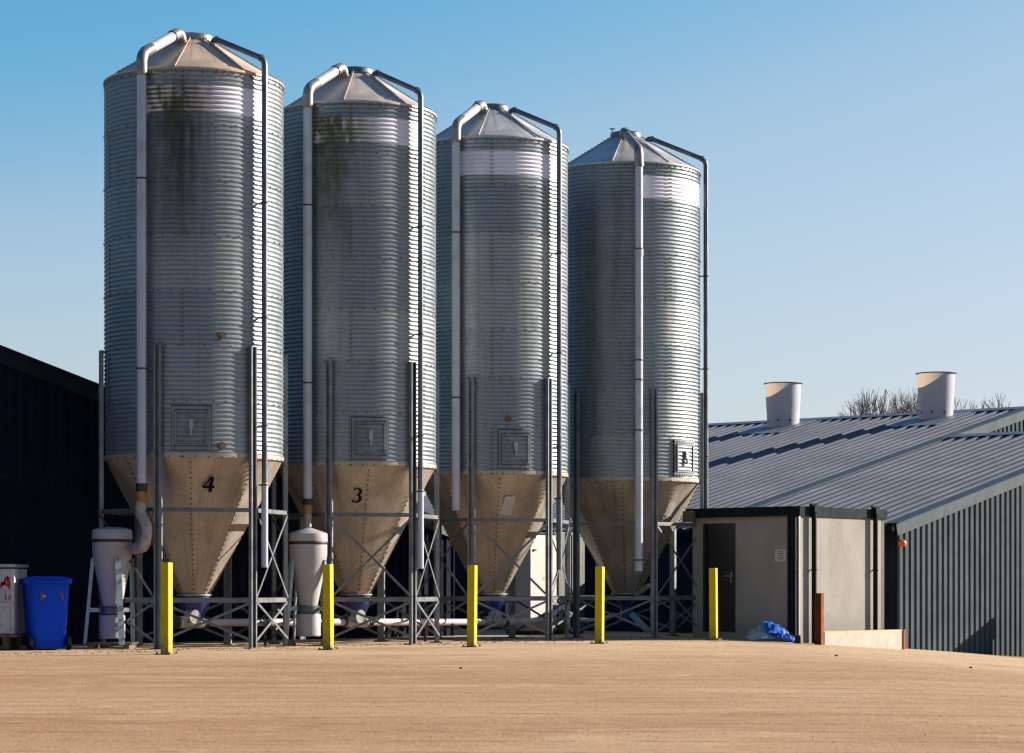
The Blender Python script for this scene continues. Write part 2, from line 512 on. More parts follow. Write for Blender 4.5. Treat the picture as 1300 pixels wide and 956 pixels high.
def channel(mb, base, ztop, zbot, out, w=.115, d=.05, th=.006):
    """steel channel open to the outside; out = outward unit vector"""
    u = Vector((-out.y, out.x, 0)); zc = (ztop + zbot) / 2; h = (ztop - zbot) / 2
    b = Vector(base); b.z = zc; Zv = Vector((0, 0, 1))
    mb.box(b + out * (th / 2), (w / 2, th / 2, h), (u, out, Zv))
    for s in (-1, 1):
        mb.box(b + u * s * (w / 2 - th / 2) + out * (d / 2 + th + .0005), (th / 2, d / 2, h), (u, out, Zv))
        mb.box(b + u * s * (w / 2 - .016) + out * (d + th + .004), (.0095, .003, h), (u, out, Zv))


def make_silo(idx, cx, cy, R, leg0, fill_px, vent_px, fill_end, vent_end, hatch, dark, algae, roofmat, seam0, roof0, cone_marks, label, plugs=(), front_x=True):
    root = empty('feed_silo', (cx, cy, 0), label, 'silo', 'tall corrugated steel feed silos standing in a row')
    C0 = Vector((cx, cy, 0))
    fa = ang_on(cx, cy, R + .13, fill_px); va = ang_on(cx, cy, R + .115, vent_px)
    if idx == 1: va = 350.0
    # ---- shell
    m = MB(); n = 144; rows = NR * 12 * 8; vs = []; fs = []
    for j in range(rows + 1):
        z = Z_B + (Z_E - Z_B) * j / rows
        r = R + .0068 * math.cos(2 * PI * (z - Z_B) / PITCH)
        for k in range(n):
            a = 2 * PI * k / n; vs.append((r * math.cos(a), r * math.sin(a), z))
    for j in range(rows):
        for k in range(n):
            k2 = (k + 1) % n; fs.append((j * n + k, j * n + k2, (j + 1) * n + k2, (j + 1) * n + k))
    m.add(vs, fs, True)
    m.build('corrugated_shell', M_shell('galvanised_sheets_' + 'abcd'[idx - 1], fa - 1, fa + 82 if idx > 1 else 352, dark, algae, idx * 3.7, (.15, .105, .004) if idx == 3 else (.19, .09, .004), {4: (269, 5.0, .72, 16), 3: (257, 5.6, .65, 19), 2: (255, 7, .15, 8), 1: (262, 4, .25, 8)}[idx]), root)
    # bolts: ring seams and staggered vertical seams
    m = MB()

    def boltat(a, z, r, s=.011, outz=0):
        o = rot(a); u = Vector((-o.y, o.x, 0)); w = Vector((0, 0, 1)); c = o * r + w * z
        vs = [c + u * (s * math.cos(q)) + w * (s * math.sin(q)) for q in (0, 1.257, 2.513, 3.77, 5.027)]
        vs += [v + o * .011 for v in vs]
        m.add(vs, [(5, 6, 7, 8, 9)] + [(i, (i + 1) % 5, 5 + (i + 1) % 5, 5 + i) for i in range(5)])
    for k in range(0, NR + 1):
        zz = Z_B + RING * k + (0 if k < NR else -PITCH)
        nb = 44
        for i in range(nb):
            boltat(360 * i / nb + k * 3, zz, R + .005, .014)
    for k in range(NR):
        for q in range(3):
            a = 120 * q - 60 * k + 30 + (33 if idx == 1 else 0)
            for zz in range(12):
                for da in (-.7, .7): boltat(a + da, Z_B + RING * k + PITCH * zz, R + .005, .012)
    m.build('shell_bolts', mat['bolt'], root)
    # ---- conical roof of flat panels
    m = MB(); NP = 8; sub = 8; zt = 9.17; rt = .27; lev = 8; vs = []
    ro = R + .012
    for j in range(lev + 1):
        t = j / lev
        for k in range(NP * sub):
            a = roof0 + 360 * k / (NP * sub)
            f = (a - roof0) % 45 - 22.5
            poly = math.cos(R_(22.5)) / math.cos(R_(f))
            blend = min(1, t * 4) * .8
            r0 = ro * (1 - t) + rt * t
            r = r0 * (1 - blend) + r0 * (poly + .02) * blend
            vs.append(tuple(rot(a) * r + Vector((0, 0, Z_E + .012 + (zt - Z_E - .012) * t))))
    N = NP * sub
    fs = [(j * N + k, j * N + (k + 1) % N, (j + 1) * N + (k + 1) % N, (j + 1) * N + k) for j in range(lev) for k in range(N)]
    m.add(vs, fs, True)
    # eave lip
    m.lathe([(ro, Z_E + .012), (ro + .005, Z_E + .002), (ro + .003, Z_E - .018), (R + .006, Z_E - .018)], 96)
    roof = m.build('roof', mat[roofmat], root, autosmooth=20)
    m = MB()
    for k in range(NP):
        a = roof0 + 45 * k; o = rot(a)
        p0 = o * (ro - .01) + Vector((0, 0, Z_E + .02)); p1 = o * (rt + .02) + Vector((0, 0, zt + .01))
        nrm = Vector((0, 0, 1)) * .9 + o * .43
        m.bar(p0 + nrm * .006, p1 + nrm * .006, .028, .014, nrm)
        for q in range(15):
            p = p0.lerp(p1, (q + .5) / 15) + nrm * .016; m.box(p, (.009, .009, .006))
    for k in range(64):
        a = 360 * k / 64; m.box(rot(a) * (R + .012) + Vector((0, 0, Z_E - .034)), (.008, .008, .008))
    m.build('roof_seam', mat[roofmat], root)
    # lid
    m = MB()
    m.lathe([(.27, 9.12), (.27, 9.155), (.288, 9.158), (.288, 9.245), (.275, 9.262), (.15, 9.282), (0.001, 9.288)], 40)
    lid = m.build('lid', mat['elbow'] if idx == 4 else mat['vent'], root, autosmooth=35)
    m = MB(); o = rot(200); p = o * .27 + Vector((0, 0, 9.26))
    m.tube([p, p + Vector((0, 0, .06))], .012, 8); m.box(p + Vector((0, 0, .067)), (.05, .016, .008))
    m.build('lid_latch', mat['rubber'], lid)
    # ---- hopper cone
    m = MB(); vs = []; n = 96; lev = 14
    prof = [(R + .012, Z_B + .055), (R + .012, Z_B - .008)] + [(cone_r(R, Z_B + (Z_O - Z_B) * j / lev), Z_B - .01 + (Z_O - Z_B + .01) * j / lev) for j in range(lev + 1)]
    n = 96; vs = []
    for j, (r, z) in enumerate(prof):
        b = 0 if j < 2 else min(1, (j - 2) / 3.0) * .85
        for k in range(n):
            a = seam0 + 360 * k / n; f = (a - seam0) % 45 - 22.5
            vs.append(tuple(rot(a) * (r * (1 - b) + r * (math.cos(R_(22.5)) / math.cos(R_(f)) + .012) * b) + Vector((0, 0, z))))
    m.add(vs, [(j * n + k, j * n + (k + 1) % n, (j + 1) * n + (k + 1) % n, (j + 1) * n + k) for j in range(len(prof) - 1) for k in range(n)], True)
    m.lathe([(R_O, Z_O), (R_O + .035, Z_O - .002), (R_O + .035, Z_O - .022), (R_O - .02, Z_O - .022)], 32)
    cone = m.build('hopper_cone', mat['cone'], root, autosmooth=30)
    m = MB(); bm_ = MB()
    for k in range(8):
        a = seam0 + 45 * k
        for q in range(26):
            t = (q + .5) / 26; z = Z_B - .05 + (Z_O + .08 - Z_B) * t; r = cone_r(R, z)
            o = rot(a); nrm = (o * .87 - Vector((0, 0, .49)))
            bm_.box(o * (r * 1.006 + .012) + Vector((0, 0, z)), (.0095, .0095, .007), (Vector((-o.y, o.x, 0)), nrm.cross(Vector((-o.y, o.x, 0))), nrm))
        z0, z1 = Z_B - .02, Z_O + .03; o = rot(a); nrm = (o * .87 - Vector((0, 0, .49)))
        o2 = rot(a + 1.2)
        m.bar(o2 * cone_r(R, z0) + Vector((0, 0, z0)), o2 * cone_r(R, z1) + Vector((0, 0, z1)), .06, .004, nrm)
    nf0 = len(m.f); m.add(bm_.v, bm_.f); cs = m.build('cone_seam', mat['cone'], cone); cs.data.materials.append(mat['bolt'])
    for pq in cs.data.polygons[nf0:]: pq.material_index = 1
    for kind, data in cone_marks:
        m = MB()

        def mapf(px, py):
            a, z, r = on_cone(cx, cy, R, px, py)
            return rot(a) * (r + .008) + Vector((0, 0, z - .004))
        if kind == 'plate':
            g = []
            x0, y0, x1, y1, sk = data
            for j in range(5):
                for i in range(4):
                    g.append(mapf(x0 + (x1 - x0) * i / 3 - sk * j / 4, y0 + (y1 - y0) * j / 4))
            m.add(g, [(j * 4 + i, (j + 1) * 4 + i, (j + 1) * 4 + i + 1, j * 4 + i + 1) for j in range(4) for i in range(3)])
            ob = m.build('label_plate', mat['label'], cone)
        else:
            stroke_glyph(m, data, mapf)
            ob = m.build('painted_number', mat['number'], cone)
            ob['label'] = 'black italic number %s painted on the cone' % kind
    # ---- outlet boot
    m = MB()
    if idx == 1:
        m.lathe([(.26, .776), (.17, .66), (.10, .60), (.095, .40), (.12, .38), (.12, .34)], 28)
    else:
        m.lathe([(.255, .776), (.26, .74), (.215, .60), (.15, .47), (.14, .42)], 28)
    m.build('outlet_boot', mat['bluebag'], root)
    # ---- legs and bracing
    RL = R + .022
    legs = []
    for k in range(6):
        a = leg0 + 60 * k; o = rot(a); legs.append((a, o))
        zb = gz(cx + RL * o.x)
        m = MB(); channel(m, o * RL, 4.46, zb, o)
        for q in range(26):                          # bolt heads down the web
            for s in (-.028, .028):
                zz = 4.40 - q * .068
                if zz < Z_B: break
                m.box(o * (RL + .010) + Vector((-o.y, o.x, 0)) * s + Vector((0, 0, zz)), (.007, .007, .006), (Vector((-o.y, o.x, 0)), Vector((0, 0, 1)), o))
        L = m.build('leg', mat['leg'], root)
        m = MB(); m.box(o * (RL + .02) + Vector((0, 0, zb + .008)), (.10, .08, .008), (Vector((-o.y, o.x, 0)), o, Vector((0, 0, 1))))
        m.build('base_plate', mat['plate'], L)
    for k in range(6):
        a, o = legs[k]; b, o2 = legs[(k + 1) % 6]
        mid = (o + o2).normalized(); Zv = Vector((0, 0, 1))
        A = o * (RL + .07); B = o2 * (RL + .07)
        A, B = A.lerp(B, .035), A.lerp(B, .965)
        for z, w in ((2.04, .055), (.71, .065)):
            m = MB(); m.bar(A + Zv * z, B + Zv * z, w, .006, mid)
            m.bar(A + Zv * (z + w / 2 + .0035) - mid * .02, B + Zv * (z + w / 2 + .0035) - mid * .02, .046, .006, Zv)
            m.build('horizontal_brace', mat['brace'], root)
        skip_up = (idx == 4 and abs(((a + 30) % 360) - (leg0 + 270) % 360) < 5) or (idx == 1 and abs(((a + 30) % 360) - 258) < 8)
        for (z0, z1) in ((.75, 2.0), (.12, .68)):
            if (skip_up or mid.y > .25) and z0 > .5: continue
            for s, off in ((0, .012), (1, .022)):
                p, q = (A, B) if s == 0 else (B, A)
                m = MB(); m.bar(p + Zv * z0 + mid * off, q + Zv * z1 + mid * off, .038, .005, mid)
                m.build('diagonal_brace', mat['brace'], root)
    # ---- fill pipe
    Zv = Vector((0, 0, 1)); o = rot(fa); RP = R + .135
    m = MB(); m.tube([o * RP + Zv * fill_end, o * RP + Zv * 8.42], .070, 20)
    fp = m.build('fill_pipe', mat['pvc'], root)
    m = MB(); ua = o
    fa2 = fa if idx > 1 else 262
    o2 = rot(fa2)
    top = [o * RP + Zv * 8.40, o * RP + Zv * 8.70, o2 * .42 + Zv * 9.235, o2 * .33 + Zv * 9.03]
    P = arc_path([top[0], top[1], top[1].lerp(top[2], .25)], .17, 8)
    m.tube(P, .083, 20); m.tube([top[0], top[0] + Zv * .05], .092, 20)
    m.build('pipe_elbow', mat['elbow'], fp)
    m = MB(); m.tube([top[1].lerp(top[2], .18), top[1].lerp(top[2], .84)], .077, 20)
    m.build('sloping_pipe', mat['elbow'] if idx == 1 else mat['slopepvc'], fp)
    m = MB(); P = arc_path([top[1].lerp(top[2], .80), top[2], top[3]], .15, 8); m.tube(P, .084, 20); m.tube([P[0], P[0] + (P[1] - P[0]).normalized() * .05], .092, 20)
    m.build('pipe_elbow', mat['elbow'], fp)
    for zc in (6.88, 4.10) if idx > 1 else (6.93, 6.5 - 1.55, 4.6, 3.7):
        if idx == 1 and zc > 6.9:
            m = MB(); m.tube([o * RP + Zv * (zc - .13), o * RP + Zv * zc], .078, 18); m.build('coupling', mat['slopepvc'], fp)
        m = MB(); m.tube([o * RP + Zv * (zc - .012), o * RP + Zv * (zc + .012)], .079, 18)
        m.bar(o * (R - .0) + Zv * zc, o * RP + Zv * zc, .03, .03, Zv)
        m.build('pipe_clamp', mat['clamp'], fp)
    if idx == 1:
        m = MB(); m.tube([o * RP + Zv * (fill_end + .19), o * RP + Zv * (fill_end + .215)], .088, 18)
        m.bar(o * (R - .3) + Zv * (fill_end + .2), o * RP + Zv * (fill_end + .2), .03, .03, Zv)
        m.build('pipe_clamp', mat['clamp'], fp)
    # ---- vent pipe
    o = rot(va); RV = R + .115
    m = MB()
    P = arc_path([o * .33 + Zv * 9.02, o * .42 + Zv * 9.17, o * RV + Zv * 8.72, o * RV + Zv * (vent_end + 1.2)], .11, 7)
    m.tube(P, .044, 16)
    for q in (.06, .93):
        p = (o * .42 + Zv * 9.17).lerp(o * RV + Zv * 8.72, q)
        d = ((o * RV + Zv * 8.72) - (o * .42 + Zv * 9.17)).normalized()
        m.tube([p - d * .02, p + d * .02], .055, 14)
    vp = m.build('vent_pipe', mat['vent'], root)
    m = MB(); m.tube([o * RV + Zv * vent_end, o * RV + Zv * (vent_end + 1.25)], .049, 16)
    m.build('lower_pipe', mat['pvc'] if idx in (3, 4) else mat['brace'], vp)
    for zc in (vent_end + 1.22, 6.6, 4.9, 3.3):
        m = MB(); m.tube([o * RV + Zv * (zc - .012), o * RV + Zv * (zc + .012)], .055, 14)
        m.bar(o * R + Zv * zc, o * RV + Zv * zc, .02, .02, Zv); m.build('pipe_clamp', mat['clamp'], vp)
    # ---- access hatch, bent to the shell
    hx0, hx1 = hatch; hc = (ang_on(cx, cy, R, hx0) + ang_on(cx, cy, R, hx1)) / 2

    def cyl(u, z, off): return rot(hc + math.degrees(u / R)) * (R + off) + Zv * z

    def slab(mb, u0, u1, z0, z1, o0, o1, nu=6):
        vs = []
        for i in range(nu + 1):
            u = u0 + (u1 - u0) * i / nu
            vs += [cyl(u, z0, o0), cyl(u, z1, o0), cyl(u, z0, o1), cyl(u, z1, o1)]
        fs = []
        for i in range(nu):
            b = i * 4
            fs += [(b + 2, b + 6, b + 7, b + 3), (b, b + 1, b + 5, b + 4), (b + 1, b + 3, b + 7, b + 5), (b, b + 4, b + 6, b + 2)]
        fs += [(0, 2, 3, 1), (nu * 4, nu * 4 + 1, nu * 4 + 3, nu * 4 + 2)]
        mb.add(vs, fs)
    m = MB(); W, z0, z1 = .285, 2.915, 3.555
    slab(m, -W, W, z1 - .05, z1, 0, .035); slab(m, -W, W, z0, z0 + .05, 0, .030)
    slab(m, -W, -W + .045, z0 + .052, z1 - .052, 0, .03, 1); slab(m, W - .045, W, z0 + .052, z1 - .052, 0, .03, 1)
    for i in range(9):
        zz = z0 + .06 + i * .066
        for s in (-1, 1):
            slab(m, s * (W - .022) - .011, s * (W - .022) + .011, zz, zz + .030, .031, .037, 1)
            if i < 8: slab(m, -W + .06 + i * .064, -W + .085 + i * .064, z1 - .035 if s > 0 else z0 + .014, z1 - .014 if s > 0 else z0 + .035, .0355, .041, 1)
    hf = m.build('access_hatch', mat['leg'], root)
    m = MB(); slab(m, -W + .046, W - .046, z0 + .053, z1 - .053, .004, .012); slab(m, -W - .012, W + .012, z1 + .001, z1 + .02, 0, .012); slab(m, -W - .014, -W - .001, z0, z1, 0, .012, 1); slab(m, W + .001, W + .014, z0, z1, 0, .012, 1)
    m.build('dark_gap', mat['rubber'], hf)  # black slabs painted in for the shadow lines around the hatch frame
    m = MB(); vs = []; nu, nz = 8, 64; wi = W - .075; za, zb = z0 + .085, z1 - .085
    for j in range(nz + 1):
        z = za + (zb - za) * j / nz
        for i in range(nu + 1):
            u = -wi + 2 * wi * i / nu; vs.append(cyl(u, z, .030 + .0062 * math.cos(2 * PI * (z - Z_B) / PITCH)))
    m.add(vs, [(j * (nu + 1) + i, j * (nu + 1) + i + 1, (j + 1) * (nu + 1) + i + 1, (j + 1) * (nu + 1) + i) for j in range(nz) for i in range(nu)], True)
    slab(m, -wi - .022, -wi, za, zb, .0, .052, 1); slab(m, wi, wi + .022, za, zb, .0, .052, 1)
    slab(m, -wi - .02, wi + .02, zb + .002, zb + .022, .0, .045); slab(m, -wi - .02, wi + .02, za - .022, za - .002, .0, .04)
    pn = m.build('hatch_panel', mat['leg'], hf)
    m = MB(); slab(m, -.030, .030, 3.22, 3.36, .042, .07, 1); slab(m, -.012, .012, 3.12, 3.22, .045, .085, 1)
    m.build('hatch_latch', mat['standblue'], hf)
    for (px, py) in plugs:
        a = ang_on(cx, cy, R, px); p = C0 + rot(a) * R; z = EYE - (py - HY) * p.y / F
        m = MB(); q = rot(a) * (R - .01) + Zv * z; q2 = rot(a) * (R + .035) + Zv * z
        m.tube([q, q2], .058, 18); m.tube([q2, q2 + rot(a) * .008], .035, 12); m.build('sight_plug', mat['brown'], root)
    return root


four = [[(270.3, 606.0, .1), (269, 606, 2.4)],]
# italic four
G4 = [[(269.8, 605.3, 2.2), (268.6, 611, 2.1), (267.4, 617, 2.1), (266.3, 624.2, 2.2)],
      [(267.2, 606.6, 1.0), (262.6, 612.2, .9), (257.8, 617.2, .9)],
      [(257.0, 617.9, 1.5), (264, 617.9, 1.5), (272.2, 617.9, 1.5)]]
G3 = [[(448.8, 622.4, .5), (449.8, 621.2, 1.0), (452.5, 620.2, .8), (455.5, 620.6, 1.2), (457.9, 622.4, 1.9), (458.0, 624.6, 1.9), (456.3, 626.8, 1.3), (453.6, 628.2, .7), (451.4, 628.5, .35)],
      [(453.6, 628.2, .6), (456.2, 629.2, 1.2), (457.2, 631.6, 2.0), (456.9, 634.2, 2.0), (454.6, 636.6, 1.3), (451.2, 637.4, .8), (448.2, 636.4, 1.2), (446.9, 634.9, 1.1), (447.6, 634.0, .5)]]

s4 = make_silo(4, -4.82, 37.04, 1.345, 15.4, 180, 336, 2.41, 1.20, (217, 269), (262, 5.4, 7.7, .70), 1.0, 'roof4', 275, 265,
               [('4', G4)], 'nearest and leftmost silo with a rust tinted roof and a black 4 on its cone', ((281, 426), (281, 566)))
s3 = make_silo(3, -2.52, 39.44, 1.29, 15.4, 391, 534, 2.28, 1.20, (446, 493), (255, 5.6, 7.7, .55), .95, 'roof3', 283, 265,
               [('3', G3)], 'second silo from left, green stained at its top, black 3 below')
s2 = make_silo(2, -.342, 42.44, 1.31, 15.4, 579, 710, 2.20, 1.20, (632, 674), (255, 7, 8.6, .10), .04, 'roof', 276, 260,
               [('plate', (641, 630, 655, 654, 7))], 'third silo from the left with a clean white band and blank label', ((645, 532),))
s1 = make_silo(1, 2.095, 44.95, 1.36, -11.7, 811, 893, 1.19, 1.10, (850, 882), (245, 3.5, 6, .25), .05, 'roof', 265, 257,
               [('plate', (847, 637, 858, 655, 7))], 'rightmost and farthest silo with its white pipe running down the front')

# ------------------------------------------------------------------ auger line under the silos
D49 = Vector((.656, .755, 0)); D139 = Vector((-.755, .656, 0)); NF = Vector((.755, -.656, 0)); ZV = Vector((0, 0, 1))
ag = empty('auger_pipe', (-4.82, 37.04, 0), 'long pinkish white auger pipe running low beneath the silos', 'pipe')
A0 = Vector((-4.82, 37.04, 0))


def loc_of(p): return Vector(p) - A0


p4 = Vector((-4.9, 36.95, .37)); p3 = Vector((-2.55, 39.35, .345)); p2 = Vector((-.36, 42.35, .30)); pe = Vector((.22, 43.1, .29))
m = MB(); m.tube([loc_of(p4), loc_of(p3), loc_of(p2)] + [loc_of(p) for p in arc_path([p2 + (pe - p2) * .3, pe, Vector((.62, 43.5, .34)), Vector((.95, 43.85, .62))], .25, 6)], .058, 18)
m.build('pipe_run', mat['pinkpipe'], ag)
for c in (p4, p3, p2):
    d = (p3 - p4).normalized()
    m = MB(); q = loc_of(c)
    m.tube([q - d * .20, q + d * .28], .085, 20)
    prof = [q - d * .02 + ZV * z for z in (.0, .05, .10)]
    m.tube([q - d * .05 + ZV * .02, q - d * .05 + ZV * .10], .12, 20)
    dd = NF
    m.tube([q + dd * .02 + ZV * .11, q + dd * .16 + ZV * .09], .105, 22)
    m.build('inspection_elbow', mat['clear'], ag, autosmooth=40)
    for s in (-.21, .29, .34):
        m = MB(); m.tube([q + d * s, q + d * (s + .02)], .094, 18); m.build('pipe_clamp', mat['vent'], ag)
for t in (.45, 1.5):
    c = p4.lerp(p3, t) if t < 1 else p3.lerp(p2, t - 1)
    q = loc_of(c); m = MB(); m.tube([q - ZV * .01 - D49 * .02, q + D49 * .02 - ZV * .01], .066, 16)
    m.bar(q - ZV * .05, q - ZV * c.z, .05, .02, D49); m.build('pipe_support', mat['plate'], ag)

# silo-1 discharge chute
ch = empty('discharge_chute', (2.1, 44.9, 0), 'pale blue grey discharge tubes below the rightmost silo', 'chute')
L0 = Vector((2.1, 44.9, 0))
m = MB(); a = at(803, 781, 44.8) - L0; b = at(822, 800, 44.4) - L0; m.bar(a, b, .13, .10, NF); m.build('square_chute', mat['standblue'], ch)
m = MB(); m.tube(arc_path([at(738, 787, 45.6) - L0, at(762, 787.5, 45.3) - L0, at(780, 780, 45.1) - L0], .3), .035, 12); m.build('low_tube', mat['pvc'], ch)
m = MB(); m.tube([at(808, 755, 44.6) - L0, at(824, 743, 44.4) - L0], .045, 12); m.build('upper_tube', mat['standblue'], ch)

# ------------------------------------------------------------------ cyclone hoppers
def cyclone(cx, cy, scale, label, conical, legs_px):
    root = empty('cyclone_hopper', (cx, cy, 0), label, 'hopper', 'grey plastic cyclone hoppers on steel stands')
    k = scale
    m = MB()
    m.lathe([(.001, 1.655), (.11, 1.655)] if False else [(.14, .60), (.145, .635), (.275, 1.29), (.292, 1.40), (.292, 1.575)], 44)
    body = m.build('cone_body', mat['plastic'], root, autosmooth=30)
    m = MB(); m.lathe([(.30, 1.572), (.302, 1.592), (.292, 1.615)], 44); m.lathe([(.306, 1.583), (.309, 1.598), (.306, 1.613)], 44)
    m.build('clamp_band', mat['rubber'], root)
    m = MB()
    top = [(.296, 1.614), (.30, 1.63), (.296, 1.735)] + ([(.27, 1.752), (.001, 1.842)] if conical else [(.285, 1.757), (.21, 1.782), (.10, 1.795), (.001, 1.798)])
    m.lathe(top, 44); m.build('lid', mat['plastic'], root, autosmooth=40)
    m = MB(); m.lathe([(.14, .50), (.178, .515), (.18, .605), (.145, .625)], 36); m.build('collar', mat['vent'], root, autosmooth=30)
    m = MB(); m.lathe([(.14, .505), (.188, .49), (.191, .475), (.191, .16), (.182, .145), (.001, .145)], 40); m.build('bottom_bin', mat['plastic'], root, autosmooth=30)
    # four-legged stand
    for (tx, ty, bx, by, w) in legs_px:
        a = Vector((tx, ty, 1.335)); b = Vector((bx, by, .06)); n = Vector((tx, ty, 0)).normalized(); s = Vector((-n.y, n.x, 0))
        m = MB(); m.bar(a, b, w, .006, n); m.bar(a - n * .025 + s * (w / 2 + .004), b - n * .025 + s * (w / 2 + .004), .045, .006, s)
        L = m.build('leg', mat['standblue'], root)
        m = MB(); p = a.lerp(b, .60); q = Vector((n.x * .175, n.y * .175, p.z)); m.bar(p, q, .06, .006, ZV.cross(n)); m.build('strut', mat['standblue'], L)
        m = MB(); m.tube([a - n * .03 + ZV * -.02, a + n * .012 - ZV * .02], .014, 8); m.build('bolt', mat['bolt'], L)
    # timber skid
    m = MB()
    for s in (-1, 1):
        m.box(Vector((s * .26, 0, .03)), (.045, .34, .03))
    for i in range(4): m.box(Vector((0, -.26 + i * .175, .076)), (.34, .045, .014))
    m.build('timber_base', mat['wood'], root)
    return root


c1 = cyclone(-5.92, 36.15, 1, 'left grey cyclone hopper with a domed lid, hose entering its right side', False,
             [(-.30, -.06, -.41, -.10, .035), (.13, -.30, .20, -.36, .085), (.29, .13, .30, .2, .05), (-.12, .28, -.18, .36, .05)])
c2 = cyclone(-3.16, 37.9, 1, 'right grey cyclone hopper with a pointed lid beside the second yellow post', True,
             [(-.26, -.16, -.36, -.24, .085), (.27, -.12, .34, -.2, .05), (.2, .22, .25, .3, .05), (-.2, .22, -.25, .3, .05)])
# hoses between the fill pipes and the cyclones
L1 = Vector((-5.92, 36.15, 0))
fp4 = Vector((-4.82, 37.04, 0)) + rot(ang_on(-4.82, 37.04, 1.475, 180)) * 1.48
m = MB(); q = Vector((fp4.x, fp4.y, 0)) - L1
m.tube([q + ZV * 2.42, q + ZV * 2.30], .080, 18); m.tube([q + ZV * 2.385, q + ZV * 2.365], .088, 18)
m.build('rubber_sleeve', mat['rubber'], c1)
m = MB(); m.tube([q + ZV * 2.31, q + ZV * 2.14], .074, 18, rs=[.078, .066]); m.build('adapter', mat['ochre'], c1)
P = arc_path([q + ZV * 2.15, q + ZV * 2.0 + Vector((-.02, 0, 0)), q + Vector((.10, -.05, 1.78)), q + Vector((.06, -.1, 1.50)), Vector((.34, -.04, 1.47)), Vector((.25, -.02, 1.48))], .16, 7)
# ribbed hose
pts = []
for i in range(len(P) - 1):
    nseg = max(1, int((P[i + 1] - P[i]).length / .012))
    for k in range(nseg): pts.append(P[i].lerp(P[i + 1], k / nseg))
rs = [.078 + .006 * (1 if i % 2 else 0) for i in range(len(pts))]
m = MB(); m.tube(pts, .08, 18, rs=rs); m.build('ribbed_hose', mat['hose'], c1)
L2 = Vector((-3.16, 37.9, 0))
fp3 = Vector((-2.52, 39.44, 0)) + rot(ang_on(-2.52, 39.44, 1.42, 391)) * 1.425
m = MB(); q = Vector((fp3.x, fp3.y, 0)) - L2
m.tube([q + ZV * 2.29, q + ZV * 2.19], .080, 18); m.tube([q + ZV * 2.26, q + ZV * 2.24], .088, 18); m.build('rubber_sleeve', mat['rubber'], c2)
m = MB(); m.tube([q + ZV * 2.2, q + ZV * 2.05], .078, 18, rs=[.078, .066]); m.build('adapter', mat['ochre'], c2)
m = MB(); m.tube([q + ZV * 2.06, q + ZV * 1.92, q + ZV * 1.70, Vector((.10, .26, 1.5))], .062, 16); m.build('ribbed_hose', mat['hose'], c2)

# ------------------------------------------------------------------ bollards
BL = ['yellow square post in front of the black 4 silo, first from the left',
      'yellow square post right beside the pointed lid hopper',
      'yellow square post in front of the silo with a blank label, third of five',
      'yellow square post between the third silo and the farthest silo',
      'yellow square post nearest the shed door, last on the right']
protob = None
for i, (px, py) in enumerate(((211.5, 831), (417, 825), (599, 821.5), (761, 817), (906, 812))):
    Y = EYE * F / (py - HY); x = (px - CX) * Y / F
    if protob is None:
        protob = empty('bollard', (x, Y, 0), BL[i], 'bollard', 'yellow posts guarding the silos'); protob.rotation_euler.z = R_(-22)
        m = MB(); m.box((0, 0, .62), (.062, .062, .617)); m.build('post', mat['yellow'], protob, bevel=.012)
        m = MB(); m.box((0, 0, .006), (.12, .12, .006)); pl = m.build('base_plate', mat['plate'], protob)
        for sx in (-1, 1):
            for sy in (-1, 1):
                m = MB(); m.tube([(sx * .095, sy * .095, .01), (sx * .095, sy * .095, .035)], .012, 6); m.build('anchor_bolt', mat['bolt'], pl)
    else:
        c = protob.copy(); COL.objects.link(c); c.location = (x, Y, 0); c['label'] = BL[i]
        rr_ = random.Random(i * 7); c.rotation_euler = (R_(rr_.uniform(-.6, .6)), R_(rr_.uniform(-.7, .7)), R_(-22 + rr_.uniform(-3, 3)))
        for ch_ in list(protob.children):
            d = ch_.copy(); COL.objects.link(d); d.parent = c
            for g_ in ch_.children:
                e = g_.copy(); COL.objects.link(e); e.parent = d

# ------------------------------------------------------------------ profiled sheet
def profile(w, pitch, crown, ramp_, h, start=0.0):
    out = [(0, 0)]; x = start; tr = pitch - crown - 2 * ramp_
    while x < w:
        for dx, hh in ((tr / 2, 0), (tr / 2 + ramp_, h), (tr / 2 + ramp_ + crown, h), (tr / 2 + 2 * ramp_ + crown, 0)):
            if 0 < x + dx < w: out.append((x + dx, hh))
        x += pitch
    out.append((w, 0)); return out


def sheet_wall(mb, org, u, n, w, zb, ztop, pitch=.2, crown=.108, rmp=.013, h=.035):
    """vertical profiled cladding: ztop is a function of the distance along u"""
    pr = profile(w, pitch, crown, rmp, h); vs = []
    for x, d in pr:
        p = Vector(org) + u * x + n * d
        vs += [(p.x, p.y, zb), (p.x, p.y, ztop(x))]
    mb.add(vs, [(2 * i, 2 * i + 2, 2 * i + 3, 2 * i + 1) for i in range(len(pr) - 1)])


def sheet_roof(mb, org, u, v, n, w, L, pitch=.2, crown=.05, rmp=.020, h=.046, thick=.004):
    pr = profile(w, pitch, crown, rmp, h); vs = []
    for x, d in pr:
        p = Vector(org) + u * x + n * d
        vs += [p, p + v * L]
    mb.add(vs, [(2 * i, 2 * i + 2, 2 * i + 3, 2 * i + 1) for i in range(len(pr) - 1)])
    vs2 = [Vector(q) - n * thick for q in vs]
    mb.add(vs2, [(2 * i, 2 * i + 1, 2 * i + 3, 2 * i + 2) for i in range(len(pr) - 1)])


# ------------------------------------------------------------------ right-hand livestock buildings
BC = Vector((7.25, 46.0, 0)); ZE, PT = 2.10, .235
up = (D49 + ZV * PT).normalized(); LU = math.sqrt(1 + PT * PT)
NRM = D139.cross(up).normalized()
if NRM.z < 0: NRM = -NRM
dn = (D49 - ZV * PT).normalized(); NRM2 = Vector((-NRM.x, -NRM.y, NRM.z))


